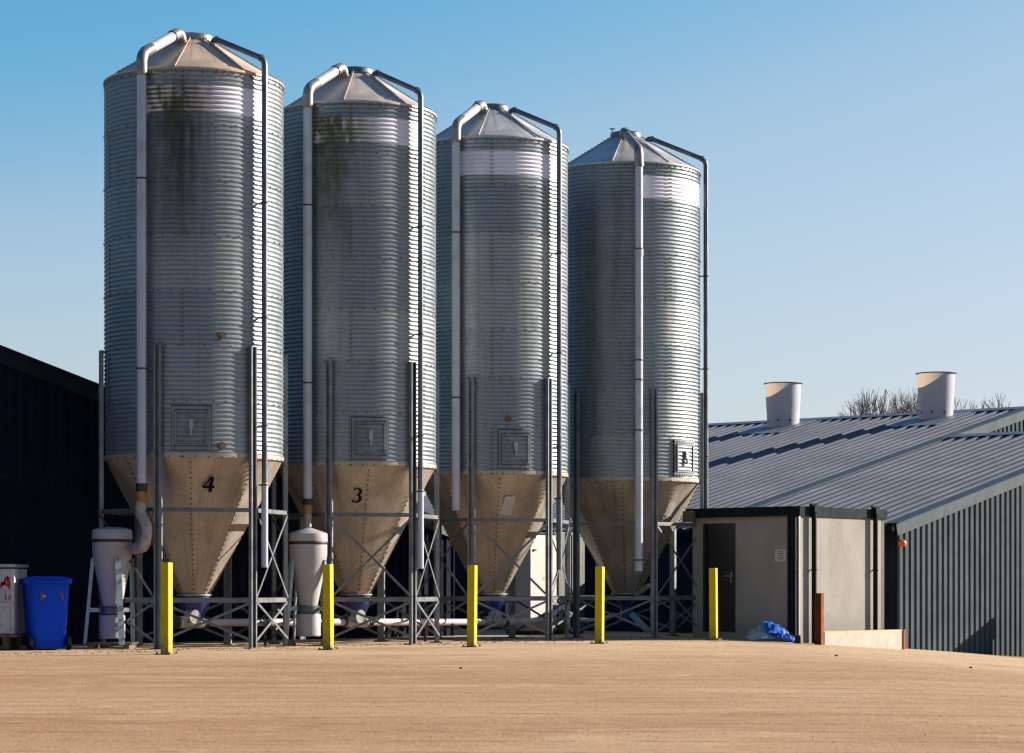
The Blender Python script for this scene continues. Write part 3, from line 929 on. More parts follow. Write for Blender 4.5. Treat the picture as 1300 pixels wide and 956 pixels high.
def barn(label, t0, t1, Sr, sS, name, loc):
    root = empty(name, loc, label, 'barn', 'grey roofed livestock barns')
    O = BC - Vector(loc)
    E0 = O + D139 * t0
    W = t1 - t0
    m = MB(); sheet_wall(m, E0 + NF * 0, D49, NF, 2 * Sr, -.95, lambda x: ZE + PT * (x if x < Sr else 2 * Sr - x) - .05)
    m.build('gable_wall', mat['slate'], root)
    m = MB()
    q = E0 + D139 * W
    m.bar(E0 + D139 * .02 + ZV * .5, q + ZV * .5, 2.95, .05, D49)
    m.build('side_wall', mat['navy'], root)
    m = MB(); e = E0 + D49 * 2 * Sr
    m.bar(e + ZV * .5, e + D139 * W + ZV * .5, 2.95, .05, D49); m.build('side_wall', mat['navy'], root)
    m = MB(); vs = [q + ZV * -.95, q + ZV * (ZE - .05), q + D49 * Sr + ZV * (ZE + PT * Sr - .05), q + D49 * 2 * Sr + ZV * (ZE - .05), q + D49 * 2 * Sr + ZV * -.95]
    m.add(vs, [(0, 1, 2, 3, 4)]); m.build('gable_wall', mat['navy'], root)
    over = .12
    m = MB(); sheet_roof(m, E0 - D49 * over - D139 * .06 + ZV * (ZE - PT * over), D139, up, NRM, W + .12, (Sr + over) * LU, .30, .07, .03, .042)
    m.build('roof_sheets', mat['roofsheet'], root)
    m = MB(); far = E0 + D49 * (2 * Sr + over) - D139 * .06 + ZV * (ZE - PT * over)
    sheet_roof(m, far, D139, Vector((-dn.x, -dn.y, -dn.z)), NRM2, W + .12, (Sr + over) * LU, .30, .07, .03, .042)
    m.build('roof_sheets', mat['roofsheet'], root)
    # ridge cap
    m = MB(); r0 = E0 + D49 * Sr + ZV * (ZE + PT * Sr) - D139 * .08
    m.add([r0 + NRM * .045 - up * .26, r0 + D139 * (W + .16) + NRM * .045 - up * .26, r0 + D139 * (W + .16) + ZV * .062, r0 + ZV * .062,
           r0 + NRM2 * .045 + dn * .26, r0 + D139 * (W + .16) + NRM2 * .045 + dn * .26], [(0, 1, 2, 3), (3, 2, 5, 4)])
    rc = m.build('ridge_cap', mat['rooftrim'], root)
    sol = rc.modifiers.new('solid', 'SOLIDIFY'); sol.thickness = .006
    # verge flashing: top strip and face
    m = MB(); v0 = E0 - D49 * over + ZV * (ZE - PT * over) + NF * .075
    L = (Sr + over) * LU
    m.box(v0 + up * (L / 2) - ZV * .085 + NF * .0, (L / 2, .009, .115), (up, NF, up.cross(NF)))
    m.box(v0 + up * (L / 2) + NRM * .045 + D139 * .10, (L / 2, .16, .003), (up, D139, NRM))
    vf = m.build('verge_flashing', mat['slatetrim'], root)
    m = MB(); w0 = E0 + D49 * Sr + ZV * (ZE + PT * Sr) + NF * .075
    m.box(w0 + dn * (L / 2) - ZV * .085, (L / 2, .009, .115), (dn, NF, dn.cross(NF)))
    m.box(w0 + dn * (L / 2) + NRM2 * .045 + D139 * .10, (L / 2, .16, .003), (dn, D139, NRM2))
    m.build('verge_flashing', mat['slatetrim'], root)
    # gutter
    m = MB(); g0 = E0 - D49 * (over + .06) + ZV * (ZE - PT * over - .06)
    m.tube([g0 - D139 * .05, g0 + D139 * (W + .1)], .055, 10); m.build('gutter', mat['blackmetal'], root)
    return root


near = barn('nearer slate blue barn, its ribbed gable wall at the right edge', 0, 4.6, 9.6, 0, 'barn', tuple(BC + D139 * 2.3))
farb = barn('longer barn with the higher ridge carrying two round roof chimneys', 4.61, 16.2, 13.3, 0, 'barn', tuple(BC + D139 * 10))

# beacon on the corner
bc = Vector((7.33, 45.86, 0)); z_b = EYE + (746 - 690) * 45.9 / F
pb = at(1145.5, 690, 45.85)
bo = empty('warning_beacon', pb, 'small orange lamp fixed at the corner of the slate blue wall', 'lamp')
m = MB(); m.tube([(-.06, .02, 0), (.0, 0, 0)], .05, 14); m.box((-.045, .03, .03), (.03, .03, .04)); m.build('bracket', mat['rubber'], bo)
m = MB(); m.lathe([(.06, -.055), (.075, -.03), (.078, .02), (.06, .055), (.02, .072), (.001, .074)], 18); m.build('lens', mat['beacon'], bo)

# roof chimneys
CHL = ['white roof chimney farther left on the long barn ridge', 'white roof chimney nearer the right, with bare trees behind it']
for i, (t, s, nm) in enumerate(((11.26, 12.55, 0), (6.73, 12.55, 1))):
    p = BC + D139 * t + D49 * s + ZV * (ZE + PT * s + .03)
    r = empty('roof_chimney', p, CHL[i], 'chimney', 'round white chimneys on the barn roof')
    m = MB(); n = 56
    m.lathe([(.405, -.10), (.41, .02), (.43, .40), (.450, .78), (.462, 1.06)], n)
    sh = m.build('flared_shaft', mat['chimney'], r)
    m = MB(); m.lathe([(.462, 1.055), (.495, 1.06), (.498, 1.078), (.465, 1.082), (.462, 1.055)], n); m.build('rim', mat['slatetrim'], r)
    m = MB(); m.box(NRM * .012 - up * .30, (.74, .95, .004), (D139, up, NRM)); m.build('flashing', mat['rooftrim'], r)
    m = MB()
    for a in (200, 245, 290): 
        o = rot(a); m.box(o * .405 + ZV * .11, (.02, .02, .03))
    m.build('fixing_bracket', mat['bolt'], r)

# ------------------------------------------------------------------ left dark building
WL = Vector((-6.93, 38.9, 0))
lb = empty('dark_barn', tuple(WL), 'black clad barn rising behind the wheelie bin at the left', 'barn')
ea = 8.9; ztop0 = 4.11 + .2455 * .43
def vz(s): return ztop0 - .2455 * (s if s > -9 else -18 - s)
m = MB(); st = Vector((0, 0, 0)) - D49 * 25
sheet_wall(m, st, D49, NF, 25 + ea, -.3, lambda x: vz(x - 25) - .06, .2, .06, .02, .03)
m.build('gable_wall', mat['navy'], lb)
upl = (-D49 + ZV * .2455).normalized(); LL = (9 + ea) * math.sqrt(1 + .2455 ** 2)
e0 = D49 * ea + ZV * vz(ea)
m = MB(); nl = upl.cross(NF).normalized()
if nl.z < 0: nl = -nl
m.box(e0 + upl * (LL / 2) + NF * .06 - ZV * .10, (LL / 2, .012, .13), (upl, NF, upl.cross(NF)))
m.build('verge_trim', mat['navydoor'], lb)
m = MB(); m.box(e0 + upl * (LL / 2) + D139 * 6 + nl * .02, (LL / 2, 6.1, .02), (upl, D139, nl)); m.build('roof', mat['navydoor'], lb)
m = MB(); m.bar(D49 * ea + ZV * .8, D49 * ea + D139 * 12 + ZV * .8, 2.2, .06, D49); m.build('side_wall', mat['navy'], lb)
m = MB(); dA = Vector(at(-60, 690, 37.2)) - WL; 
m.box(-D49 * 3.2 + NF * .07 + ZV * 1.28, (1.62, .03, 1.28), (D49, NF, ZV)); dd = m.build('sliding_door', mat['navydoor'], lb)
m = MB(); m.box(-D49 * 3.2 + NF * .10 + ZV * 2.62, (1.75, .05, .05), (D49, NF, ZV)); m.build('door_rail', mat['fascia'], dd)

# ------------------------------------------------------------------ shed
SC = Vector((5.03, 43.0, 0))
sh = empty('pump_shed', tuple(SC), 'small flat roofed grey rendered shed with a dark door', 'shed')
HT = 2.32; LW, RW = 2.30, 2.82
m = MB()
dw0, dw1, dz0, dz1 = 1.36, 2.04, .10, 2.06     # door opening along the left wall
T = .12
def wallbox(a, b, z0, z1, u, n):
    m.box(u * ((a + b) / 2) - n * (T / 2) + ZV * ((z0 + z1) / 2), ((b - a) / 2, T / 2, (z1 - z0) / 2), (u, n, ZV))
N2 = -D49
wallbox(.1, dw0, -.3, HT - .12, D139, N2); wallbox(dw1, LW, -.3, HT - .12, D139, N2); wallbox(dw0, dw1, dz1, HT - .12, D139, N2); wallbox(dw0, dw1, -.3, dz0, D139, N2)
m.box(D49 * (RW / 2) - NF * (T / 2) + ZV * (HT / 2 - .21), (RW / 2, T / 2, HT / 2 + .09), (D49, NF, ZV))
m.box(D139 * (LW / 2) + D49 * (RW - T / 2) + ZV * 1.0, (LW / 2, T / 2, 1.2), (D139, D49, ZV))
m.box(D139 * (LW - T / 2) + D49 * (RW / 2) + ZV * 1.0, (RW / 2 - .13, T / 2, 1.2), (D49, D139, ZV))
m.build('rendered_wall', mat['render'], sh)
m = MB(); m.box(D139 * (LW / 2) + D49 * (RW / 2) + ZV * (HT - .06), (LW / 2 + .012, RW / 2 + .012, .065), (D139, D49, ZV))
rf = m.build('flat_roof', mat['blackmetal'], sh)
m = MB(); m.box(D49 * (RW / 2) + NF * .025 + ZV * (HT - .07), (RW / 2 + .05, .010, .085), (D49, NF, ZV)); m.build('fascia_board', mat['fascia'], rf)
m = MB(); m.box(D139 * (LW / 2 - .0) + N2 * .06 + ZV * (HT - .07), (LW / 2 + .10, .015, .085), (D139, N2, ZV)); m.build('fascia_board', mat['blackmetal'], rf)
m = MB(); m.box(D139 * (LW - .02) + N2 * .14 + ZV * (HT - .13), (.10, .06, .10), (D139, N2, ZV)); m.build('hopper_head', mat['brown'], rf)
m = MB(); m.box(D139 * ((dw0 + dw1) / 2) - N2 * .05 + ZV * ((dz0 + dz1) / 2), ((dw1 - dw0) / 2 - .002, .025, (dz1 - dz0) / 2 - .002), (D139, N2, ZV))
dr = m.build('door', mat['door'], sh)
m = MB(); hp = D139 * (dw0 + .09) - N2 * .02 + ZV * 1.08
m.box(hp, (.018, .006, .10), (D139, N2, ZV)); m.bar(hp + N2 * .03 + ZV * .03, hp + N2 * .03 + ZV * .03 + D139 * .13, .022, .018, N2); m.tube([hp, hp + N2 * .04 + ZV * .0], .012, 8)
m.build('door_handle', mat['handle'], dr)
m = MB()
for a, b in ((dw0 + .03, dw0), (dw1, dw1 - .03)):
    m.box(D139 * ((a + b) / 2) + N2 * .004 + ZV * ((dz0 + dz1) / 2), (.03, .012, (dz1 - dz0) / 2), (D139, N2, ZV))
m.build('door_frame', mat['door'], dr)
# corner post
m = MB(); m.box(D139 * .05 + N2 * .035 + ZV * 1.0, (.055, .045, 1.23), (D139, N2, ZV)); m.box(D139 * .155 + N2 * .012 + ZV * 1.0, (.04, .022, 1.22), (D139, N2, ZV))
m.build('corner_post', mat['blackmetal'], sh)
m = MB(); m.box(D49 * .03 + NF * .012 + ZV * .98, (.026, .012, 1.18), (D49, NF, ZV)); m.build('corner_strip', mat['slatecab'], sh)
for sx in (.40, 2.40):
    m = MB(); b = D49 * sx + NF * .078
    m.tube([b + ZV * (-.1 if sx < 1 else .1), b + ZV * (HT + .06)], .045, 12)
    m.box(b + ZV * (HT - .02) , (.055, .055, .06), (D49, NF, ZV)); m.box(b + ZV * (HT + .055), (.11, .03, .015), (D49, NF, ZV))
    dp = m.build('downpipe', mat['blackmetal'], sh)
    for z in (1.2,):
        m = MB(); m.tube([b + ZV * z, b + ZV * (z + .03)], .053, 12); m.bar(b + ZV * (z + .015), b - NF * .07 + ZV * (z + .015), .03, .02, ZV); m.build('pipe_clip', mat['blackmetal'], dp)
# notice on shed wall
p = D139 * .36 + N2 * .004
sg = empty('wall_notice', tuple(SC + p + ZV * 1.47), 'small white notice on the shed wall right of the door', 'sign')
m = MB(); m.box((0, 0, 0), (.115, .004, .105), (D139, N2, ZV)); m.build('board', mat['label'], sg, bevel=.002)
m = MB()
for i, w in enumerate((.06, .075, .05, .075, .06)): m.box(N2 * .006 + ZV * (.065 - i * .032), (w, .001, .006), (D139, N2, ZV))
m.build('lettering', mat['slatetrim'], sg)

# rust coloured channel post and low wall
pr_ = at(1039, 812, 42.15); 
rp = empty('rusty_post', (pr_.x, pr_.y, gz(pr_.x)), 'short red brown steel post at the shed corner', 'post')
m = MB(); m.box((0, 0, .42), (.065, .03, .47), (D139, N2, ZV)); m.build('web', mat['rust'], rp)
m = MB(); m.box(D139 * -.076 + ZV * .42, (.010, .040, .47), (D139, N2, ZV)); m.build('lit_flange', mat['timber_lit_edge'], rp)  # sunlit edge of the post put into a brighter orange colour
lw = empty('low_wall', (5.42, 42.32, 0), 'low limewashed concrete wall below the shed window side', 'wall')
lw['label'] = 'low pale concrete wall in front of the rendered shed'
m = MB(); m.box(D49 * 1.26 + D139 * .08 + ZV * -.13, (1.26, .08, .27), (D49, D139, ZV)); m.build('wall_block', mat['lowwall'], lw)
m = MB(); m.box(D49 * 2.56 + D139 * .07 + ZV * -.14, (.035, .09, .28), (D49, D139, ZV)); m.build('end_board', mat['timber_lit_edge'], lw)

# ------------------------------------------------------------------ cabinet behind silo 2-3
cb = empty('white_cabinet', (.35, 46.5, 0), 'tall white cabinet with rust specks behind the silo legs', 'cabinet')
m = MB(); m.box(D49 * .82 + D139 * .32 + ZV * 1.0, (.82, .32, .93), (D49, D139, ZV)); m.v = []; m.f = []; m.sm = []; m.box(D49 * .39 + D139 * .32 + ZV * 1.0, (.39, .32, .93), (D49, D139, ZV)); m.build('housing', mat['cabinet'], cb, bevel=.01)
m = MB(); m.box(D49 * .39 + D139 * .32 + ZV * 1.945, (.40, .35, .014), (D49, D139, ZV)); m.build('top_cap', mat['slatetrim'], cb)
m = MB(); m.box(D49 * .39 + D139 * .32 + ZV * .035, (.37, .30, .034), (D49, D139, ZV)); m.build('plinth', mat['blackbits'], cb)
m = MB(); m.box(NF * .012 + D49 * .12 + ZV * 1.62, (.035, .012, .015), (D49, NF, ZV)); m.build('latch', mat['blackbits'], cb)

gc = empty('cabinet_grey_part', (.35, 46.5, 0), 'darker grey part right of the white cabinet', 'cabinet')  # darker right part of the cabinet, built as its own grey box
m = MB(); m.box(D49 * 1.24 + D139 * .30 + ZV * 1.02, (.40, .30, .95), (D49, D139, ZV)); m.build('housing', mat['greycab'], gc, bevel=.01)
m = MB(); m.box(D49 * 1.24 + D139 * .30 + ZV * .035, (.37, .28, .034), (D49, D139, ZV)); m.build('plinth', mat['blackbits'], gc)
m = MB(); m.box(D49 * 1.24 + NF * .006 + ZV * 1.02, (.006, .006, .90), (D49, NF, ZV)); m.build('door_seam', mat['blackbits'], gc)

# ------------------------------------------------------------------ wheelie bin
wb = empty('wheelie_bin', (-6.76, 35.4, 0), 'blue plastic wheelie bin against the black barn', 'bin')
wb.rotation_euler.z = R_(24)


def rrect(w, d, r, n=5):
    out = []
    for cx_, cy_, a0 in ((w - r, d - r, 0), (-w + r, d - r, 90), (-w + r, -d + r, 180), (w - r, -d + r, 270)):
        for k in range(n + 1):
            a = R_(a0 + 90 * k / n); out.append((cx_ + r * math.cos(a), cy_ + r * math.sin(a)))
    return out


def loft(mb, secs, cap=True):
    n = len(secs[0][1]); vs = [(x, y, z) for z, s in secs for x, y in s]
    mb.add(vs, [(j * n + i, j * n + (i + 1) % n, (j + 1) * n + (i + 1) % n, (j + 1) * n + i) for j in range(len(secs) - 1) for i in range(n)], True)
    if cap: mb.add(vs[:n], [tuple(range(n - 1, -1, -1))]); mb.add(vs[-n:], [tuple(range(n))])


m = MB()
loft(m, [(.035, rrect(.235, .255, .07)), (.20, rrect(.245, .27, .08)), (.80, rrect(.285, .315, .10)), (.955, rrect(.29, .325, .10)), (.958, rrect(.32, .355, .11)), (1.0, rrect(.322, .358, .11))])
m.box((0, -.268, .17), (.19, .012, .035)); m.build('body', mat['binblue'], wb, autosmooth=35)
m = MB(); loft(m, [(1.002, rrect(.33, .365, .11)), (1.02, rrect(.333, .368, .11)), (1.045, rrect(.29, .32, .10)), (1.062, rrect(.16, .2, .08))])
m.tube([(-.23, -.40, .985), (.23, -.40, .985)], .016, 10)
for s in (-.23, 0, .23): m.box((s, -.375, .99), (.02, .03, .016))
m.build('lid', mat['binblue'], wb, autosmooth=30)
for s in (-1, 1):
    m = MB(); m.tube([(s * .25, -.235, .10), (s * .30, -.235, .10)], .10, 22); w = m.build('wheel', mat['rubber'], wb)
    m = MB(); m.tube([(s * .299, -.235, .10), (s * .305, -.235, .10)], .045, 14); m.build('wheel_hub', mat['vent'], w)
for s in (-.13, .16):
    m = MB(); m.box((s, -.316, .775), (.022, .012, .05)); m.build('lift_slot', mat['brown'], wb)
m = MB(); m.add([(-.105, -.322, .80), (-.105, -.318, .75), (-.07, -.320, .775)], [(0, 1, 2)]); m.build('sticker', mat['white'], wb)

# ------------------------------------------------------------------ white tank on timber at the far left
tk = empty('storage_box', (-7.78, 35.55, 0), 'grubby white metal box with red sprayed marks, cut by the left frame edge', 'box')
m = MB(); m.box((0, 0, .70), (.63, .45, .47)); m.box((0, -.46, .655), (.63, .014, .035)); m.box((.60, -.455, .70), (.028, .010, .47)); m.build('panels', mat['container'], tk, bevel=.008)
m = MB(); m.box((0, 0, 1.215), (.65, .47, .022)); m.build('top_rim', mat['standblue'], tk)
m = MB(); m.box((0, 0, 1.18), (.61, .43, .012)); m.build('dark_gap', mat['blackbits'], tk)  # black slab filling the gap below the rim
def red(strokes):
    m = MB(); stroke_glyph(m, strokes, lambda x, y: Vector((x, -.4535, y))); return m
rd = red([[(.32, 1.02, .012), (.37, .97, .016), (.40, .93, .02), (.44, .90, .012)],
          [(.43, .955, .02), (.48, .96, .024), (.53, .93, .016)], [(.44, .92, .02), (.475, .97, .02), (.515, 1.04, .020), (.54, 1.06, .012)],
          [(.53, 1.05, .022), (.545, .97, .022), (.56, .88, .018)], [(.32, .80, .010), (.335, .72, .012), (.35, .80, .010)],
          [(.50, .80, .012), (.505, .72, .010)], [(.54, .73, .010), (.56, .80, .012), (.575, .72, .010)], [(.20, 1.0, .015), (.25, .95, .02), (.28, 1.03, .015)]])
rd.build('sprayed_marks', mat['redpaint'], tk)
m = MB()
for i in range(5): m.box((0, -.44 + i * .22, .205), (.68, .08, .018))
for s in (-.55, 0, .50):
    m.box((s, 0, .10), (.05, .44, .085))
m.build('timber_pallet', mat['wood'], tk)

# ------------------------------------------------------------------ sacks by the shed
from mathutils import noise as mn
def sack(px, py, Y, w, d, h, rz, tilt, mt, label, seed):
    """crumpled empty plastic sack: a creased, partly flattened pillow"""
    m = MB(); nu, nv = 40, 28; vs = []; off = Vector((seed * 7.3, seed * 3.1, seed * 1.7))
    for s_ in (1, -1):
        for j in range(nv + 1):
            for i in range(nu + 1):
                u = -1 + 2 * i / nu; v = -1 + 2 * j / nv
                e = max(0, (1 - abs(u) ** 3) * (1 - abs(v) ** 3)) ** .6
                q = Vector((u * 1.5, v * 1.1, .3 * s_)) + off
                fold = 1 - 2 * abs(mn.noise(q * .85)) * 1.7                 # ridged: sharp creases, flat facets between
                fold2 = 1 - 2 * abs(mn.noise(q * 1.9)) * 1.5
                z = (h / 2 * e * (.35 + .55 * max(0, fold)) + .012 * fold2 * e) * (1 if s_ > 0 else -.35)
                x = u * w / 2 * (1 + .16 * mn.noise(Vector((v * 1.6, seed, 0)))) + .03 * mn.noise(q * 2)
                y = v * d / 2 * (1 + .20 * mn.noise(Vector((u * 1.6, seed + 5, 0))))
                vs.append((x, y, z + .05 * mn.noise(Vector((u, v, seed * 2.0)))))
    n = nu + 1; k = n * (nv + 1); fs = []
    for j in range(nv):
        for i in range(nu):
            a = j * n + i; fs.append((a, a + 1, a + n + 1, a + n)); fs.append((k + a, k + a + n, k + a + n + 1, k + a + 1))
    m.add(vs, fs, True)
    p = at(px, py, Y)
    o = m.build('plastic_sack', mt, None, p, autosmooth=35); o.rotation_euler = (R_(tilt[0]), R_(tilt[1]), R_(rz))
    return tag(o, label, 'sack', 'blue and pale sacks heaped by the shed')


sack(968, 808.5, 42.50, .52, .44, .15, 8, (6, -6), mat['sackpale'], 'pale blue crumpled sack lying lowest in the heap', 1)
sack(966, 802, 42.72, .46, .40, .16, -14, (22, -20), mat['sackpale'], 'pale blue sack propped at the left of the heap', 2)
sack(985, 800, 42.62, .48, .46, .20, 24, (30, 14), mat['sackblue'], 'bright blue sack folded on top of the heap', 3)
sack(996, 808.5, 42.44, .36, .36, .14, -10, (14, 12), mat['sackblue'], 'bright blue sack at the right foot of the heap', 4)
p = at(1012, 809, 42.45)
m = MB(); m.box((0, 0, .05), (.06, .05, .05)); m.box((.015, -.01, .12), (.045, .04, .02)); tag(m.build('scrap_block', mat['blackbits'], None, (p.x, p.y, gz(p.x))), 'small dark block by the black corner post of the shed', 'block')
bo_ = bpy.data.objects['scrap_block']; bo_.modifiers.new('b', 'BEVEL').width = .008

# ------------------------------------------------------------------ debris on the yard
DB = [(627, 811.5, .05, 'brick', 'pair fragment of brown brick left of the third and fourth posts'), (634, 811.8, .035, 'brick', '')]
def stone(px, py, s, mt, label, seed, cat='stone'):
    rnd = random.Random(seed); Y = EYE * F / (py - HY); x = (px - CX) * Y / F
    m = MB(); vs = []; fs = []
    for j in range(5):
        for i in range(8):
            a = 2 * PI * i / 8; f = PI * (j + .5) / 5; rr = s * rnd.uniform(.75, 1.15)
            vs.append((rr * 1.25 * math.cos(a) * math.sin(f), rr * math.sin(a) * math.sin(f), rr * .6 * math.cos(f) + s * .35))
    for j in range(4):
        for i in range(8): fs.append((j * 8 + i, (j + 1) * 8 + i, (j + 1) * 8 + (i + 1) % 8, j * 8 + (i + 1) % 8))
    fs.append(tuple(range(8))); fs.append(tuple(range(39, 31, -1))); m.add(vs, fs)
    o = m.build('loose_stone', mt, None, (x, Y, gz(x)))
    return tag(o, label, cat, 'scraps lying on the yard')


stone(627, 812.3, .05, mat['brick'], 'brown lump beside the third yellow post, left one of two', 1)
stone(634, 811.5, .038, mat['brick'], 'brown lump beside the third yellow post, right one of two', 2)
stone(1062, 829, .022, mat['bluebag'], 'tiny dark blue scrap on the yard below the low wall', 3)
stone(1232, 836, .02, mat['blackbits'], 'tiny dark pebble on the yard below the slate wall', 4)
stone(585, 849, .018, mat['blackbits'], 'tiny dark pebble on open yard below the third post', 5)
rnd = random.Random(9)
m = MB()
for i in range(1500):
    Y = rnd.uniform(14, 43); x = rnd.uniform(-.22, .22) * Y; s = rnd.uniform(.002, .006)
    if Y > 38 and x > 4.3: continue
    a = rnd.uniform(0, 6); z = gz(x)
    ax = (Vector((math.cos(a), math.sin(a), 0)), Vector((-math.sin(a), math.cos(a), 0)), ZV)
    b = Vector((x, Y, z)); q = [b + ax[0] * s * 1.3, b + ax[1] * s, b - ax[0] * s, b - ax[1] * s * 1.2, b + ZV * s * .9]
    m.add(q, [(0, 1, 4), (1, 2, 4), (2, 3, 4), (3, 0, 4)])
gv = m.build('gravel', M_simple('grit', (.30, .22, .15), .9, 0, .5, 3)); gv['kind'] = 'stuff'; gv['label'] = 'fine loose grit scattered over the yard'

m = MB()
for i in range(900):                                  # husks and chaff swept up along the silo feet
    t_ = rnd.uniform(-.35, 1.05); p = Vector((-4.6, 35.6, 0)).lerp(Vector((3.0, 43.9, 0)), t_) + Vector((rnd.gauss(0, .35), rnd.gauss(0, .55), 0))
    s_ = rnd.uniform(.006, .022); a = rnd.uniform(0, 6); u_ = Vector((math.cos(a), math.sin(a), 0)); w_ = Vector((-u_.y, u_.x, 0)); b = Vector((p.x, p.y, gz(p.x)))
    q = [b + u_ * s_ * 1.6, b + w_ * s_ * .7, b - u_ * s_ * 1.3, b - w_ * s_ * .7, b + ZV * s_ * .55]
    m.add(q, [(0, 1, 4), (1, 2, 4), (2, 3, 4), (3, 0, 4)])
gv = m.build('chaff', M_simple('red_brown_chaff', (.20, .085, .04), .9, 0, .6, 2)); gv['kind'] = 'stuff'; gv['label'] = 'reddish brown chaff strewn along the feet of the silos'

# ------------------------------------------------------------------ bare trees beyond the barns
def bare_tree(px, ytop, Y, spread, seed, label, mt, base=None):
    rnd = random.Random(seed); top = EYE + (HY - ytop) * Y / F; x = (px - CX) * Y / F
    root = empty('bare_tree', (x, Y, -.8), label, 'tree', 'bare winter trees beyond the barns')
    H = top + .8
    tm = MB(); bm = MB(); cnt = [0]

    def seg(mb, p, q, r0, r1, n=5): mb.tube([p, q], r0, n, False, [r0, r1])

    def grow(p, d, L, r, lvl):
        if lvl > 7 or cnt[0] > 16000: return
        q = p; k = 3 if lvl < 3 else 2
        dd = d.copy()
        for i in range(k):
            dd = (dd + Vector((rnd.uniform(-.16, .16), rnd.uniform(-.16, .16), rnd.uniform(-.04, .10)))).normalized()
            q2 = q + dd * (L / k)
            seg(tm if lvl < 1 else bm, q, q2, r * (1 - .3 * i / k), r * (1 - .3 * (i + 1) / k), 6 if lvl < 2 else 3); q = q2; cnt[0] += 1
        nb = 3
        for i in range(nb):
            a = rnd.uniform(0, 2 * PI); sp = rnd.uniform(.35, .85) * spread
            ref = dd.orthogonal().normalized(); o = (Matrix.Rotation(a, 3, dd) @ ref)
            nd = (dd * math.cos(sp) + o * math.sin(sp)); nd.z += .10; nd.normalize()
            grow(q, nd, L * rnd.uniform(.66, .86), max(.011, r * .60), lvl + 1)
    grow(Vector((0, 0, 0)), Vector((rnd.uniform(-.05, .05), 0, 1)), H * .27, .022 * H, 0)
    zt = max(v[2] for v in bm.v); f = H / zt
    for mb in (tm, bm): mb.v = [(a * f * .6, b * f * .6, c * f) for a, b, c in mb.v]
    tm.build('trunk', mat['bark'], root); bm.build('crown', mt, root)


bare_tree(1143, 495, 72, .85, 3, 'bare tree farthest left, with a low rounded crown above the ridge', mat['bark'])
bare_tree(1160, 490, 76, .85, 6, 'bare tree close against the left side of the right chimney', mat['bark'])
bare_tree(1192, 492, 80, .95, 31, 'bare tree directly behind the right chimney', mat['bark'])
bare_tree(1224, 496, 74, .95, 12, 'bare brownish tree just right of the right chimney', mat['twig'])
bare_tree(1248, 503, 78, .95, 23, 'small bare tree right of the brownish one, above the ridge', mat['twig'])
bare_tree(1272, 512, 80, .95, 29, 'lowest bare tree, farthest right above the barn ridge', mat['twig'])

# ------------------------------------------------------------------ wedge added outside the frame, shaped to throw the shadow on the slate wall
sk = empty('shadow_wedge', (10.9, 48.75, gz(10.9)), 'unseen dark wedge added to cast a shadow on the slate barn wall', 'shadow caster')
m = MB(); a_ = Vector((10.14, 48.09, 0)); b_ = Vector((11.63, 49.37, 0)); o_ = Vector((10.9, 48.75, gz(10.9))); q_ = Vector((.94, .342, 0)) * .9
vs = [a_ + ZV * -.62, b_ + ZV * -.70, b_ + ZV * 1.15, a_ + ZV * .34]; vs = [p - o_ for p in vs]; vs += [p + q_ for p in vs]
m.add(vs, [(3, 2, 1, 0), (4, 5, 6, 7), (0, 1, 5, 4), (1, 2, 6, 5), (2, 3, 7, 6), (3, 0, 4, 7)])
m.build('wedge_body', mat['fascia'], sk)
e_ = (b_ - a_).normalized(); n_ = Vector((e_.y, -e_.x, 0)); A_ = a_ - o_; B_ = b_ - o_
m = MB(); m.bar(A_ + ZV * .33 + n_ * .02, B_ + ZV * 1.14 + n_ * .02, .07, .05, n_); m.bar(A_ + q_ + ZV * .33, B_ + q_ + ZV * 1.14, .07, .05, n_)
m.bar(B_ + ZV * 1.15, B_ + q_ + ZV * 1.15, .06, .06, ZV); m.build('rim', mat['slatetrim'], sk)
for t_ in (.2, .45, .7, .95):
    P_ = A_.lerp(B_, t_); zt_ = .33 + .81 * t_ - .04
    m = MB(); m.bar(P_ + n_ * .03 + ZV * -.52, P_ + n_ * .03 + ZV * zt_, .07, .05, n_); m.build('wedge_rib', mat['slatetrim'], sk)

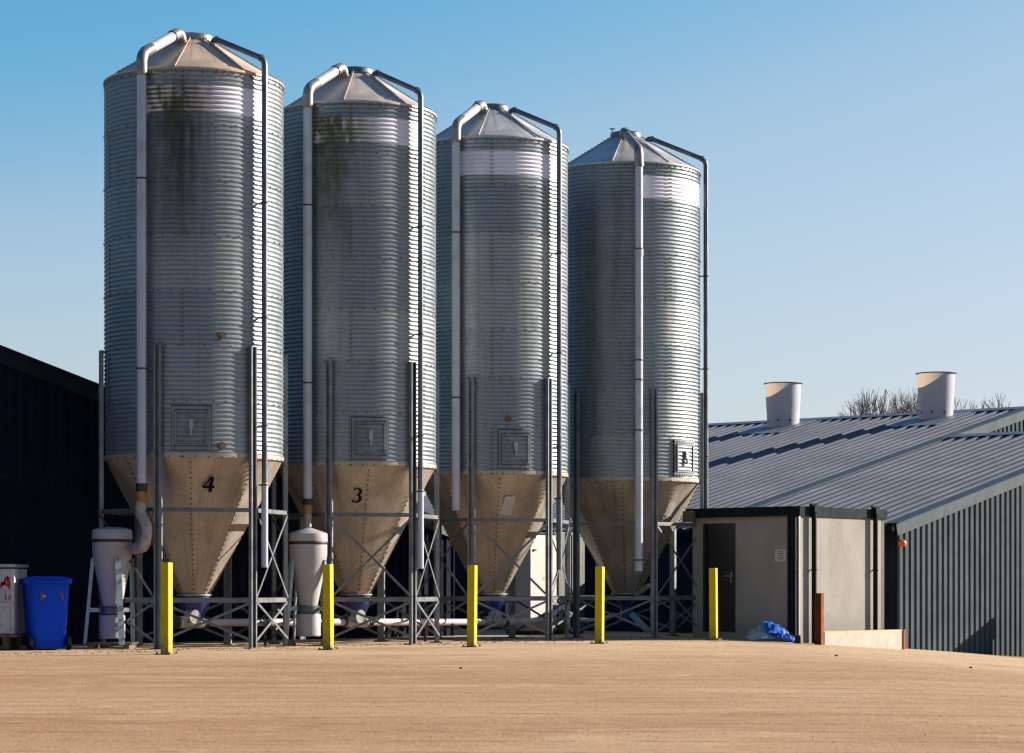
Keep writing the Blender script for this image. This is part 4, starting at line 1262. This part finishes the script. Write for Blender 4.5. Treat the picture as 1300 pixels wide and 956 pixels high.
# ------------------------------------------------------------------ light, sky, camera
w = bpy.data.worlds.new('World'); S.world = w; w.use_nodes = True
nt = w.node_tree; bg = nt.nodes['Background']
sky = nt.nodes.new('ShaderNodeTexSky'); sky.sky_type = 'NISHITA'; sky.sun_disc = False
sky.sun_elevation = R_(SUN_EL)
sky.sun_rotation = R_(90 - SUN_AZ)
sky.altitude = 50; sky.air_density = 1.0; sky.dust_density = .7; sky.ozone_density = 1.4
G = .144                                    # sky radiance -> display scale at the chosen exposure
mul = nt.nodes.new('ShaderNodeVectorMath'); mul.operation = 'SCALE'; mul.inputs['Scale'].default_value = G
cv = nt.nodes.new('ShaderNodeRGBCurve'); cv.mapping.extend = 'EXTRAPOLATED'; cv.mapping.use_clip = False
for ch_i, pts_ in enumerate((((0, .045), (.16, .075), (.27, .115), (.335, .22), (.40, .375), (.455, .445), (.52, .505), (.71, .635)), ((0, .04), (.46, .44), (.60, .59), (.88, .73)), ((0, .2), (.64, .70), (.80, .79), (.90, .85)))):
    c_ = cv.mapping.curves[ch_i]
    c_.points[0].location = pts_[0]; c_.points[1].location = pts_[-1]
    for p_ in pts_[1:-1]: c_.points.new(*p_)
cv.mapping.update()
div = nt.nodes.new('ShaderNodeVectorMath'); div.operation = 'SCALE'; div.inputs['Scale'].default_value = 1 / G
nt.links.new(sky.outputs[0], mul.inputs[0]); nt.links.new(mul.outputs[0], cv.inputs['Color'])
nt.links.new(cv.outputs[0], div.inputs[0]); nt.links.new(div.outputs[0], bg.inputs[0]); bg.inputs[1].default_value = .05
sd = Vector((math.cos(R_(SUN_EL)) * math.cos(R_(SUN_AZ)), math.cos(R_(SUN_EL)) * math.sin(R_(SUN_AZ)), math.sin(R_(SUN_EL))))
ld = bpy.data.lights.new('sun', 'SUN'); ld.energy = 5.0; ld.angle = R_(.5); ld.color = (1.0, .91, .79)
lo = bpy.data.objects.new('sun', ld); COL.objects.link(lo); lo.rotation_euler = sd.to_track_quat('Z', 'Y').to_euler(); lo.location = (30, 20, 30)

cd = bpy.data.cameras.new('camera'); cam = bpy.data.objects.new('camera', cd); COL.objects.link(cam)
cd.sensor_width = 36; cd.lens = 36 * F / 1300; cd.shift_y = (HY - 478) / 1300; cd.clip_end = 3000; cd.clip_start = .1
cam.location = (0, 0, EYE); cam.rotation_euler = (R_(90), 0, 0); S.camera = cam
S.view_settings.view_transform = 'Standard'; S.view_settings.look = 'None'; S.view_settings.gamma = 1
S.view_settings.exposure = 1.5
S.cycles.filter_width = 1.35; S.cycles.max_bounces = 6; S.cycles.use_denoising = True
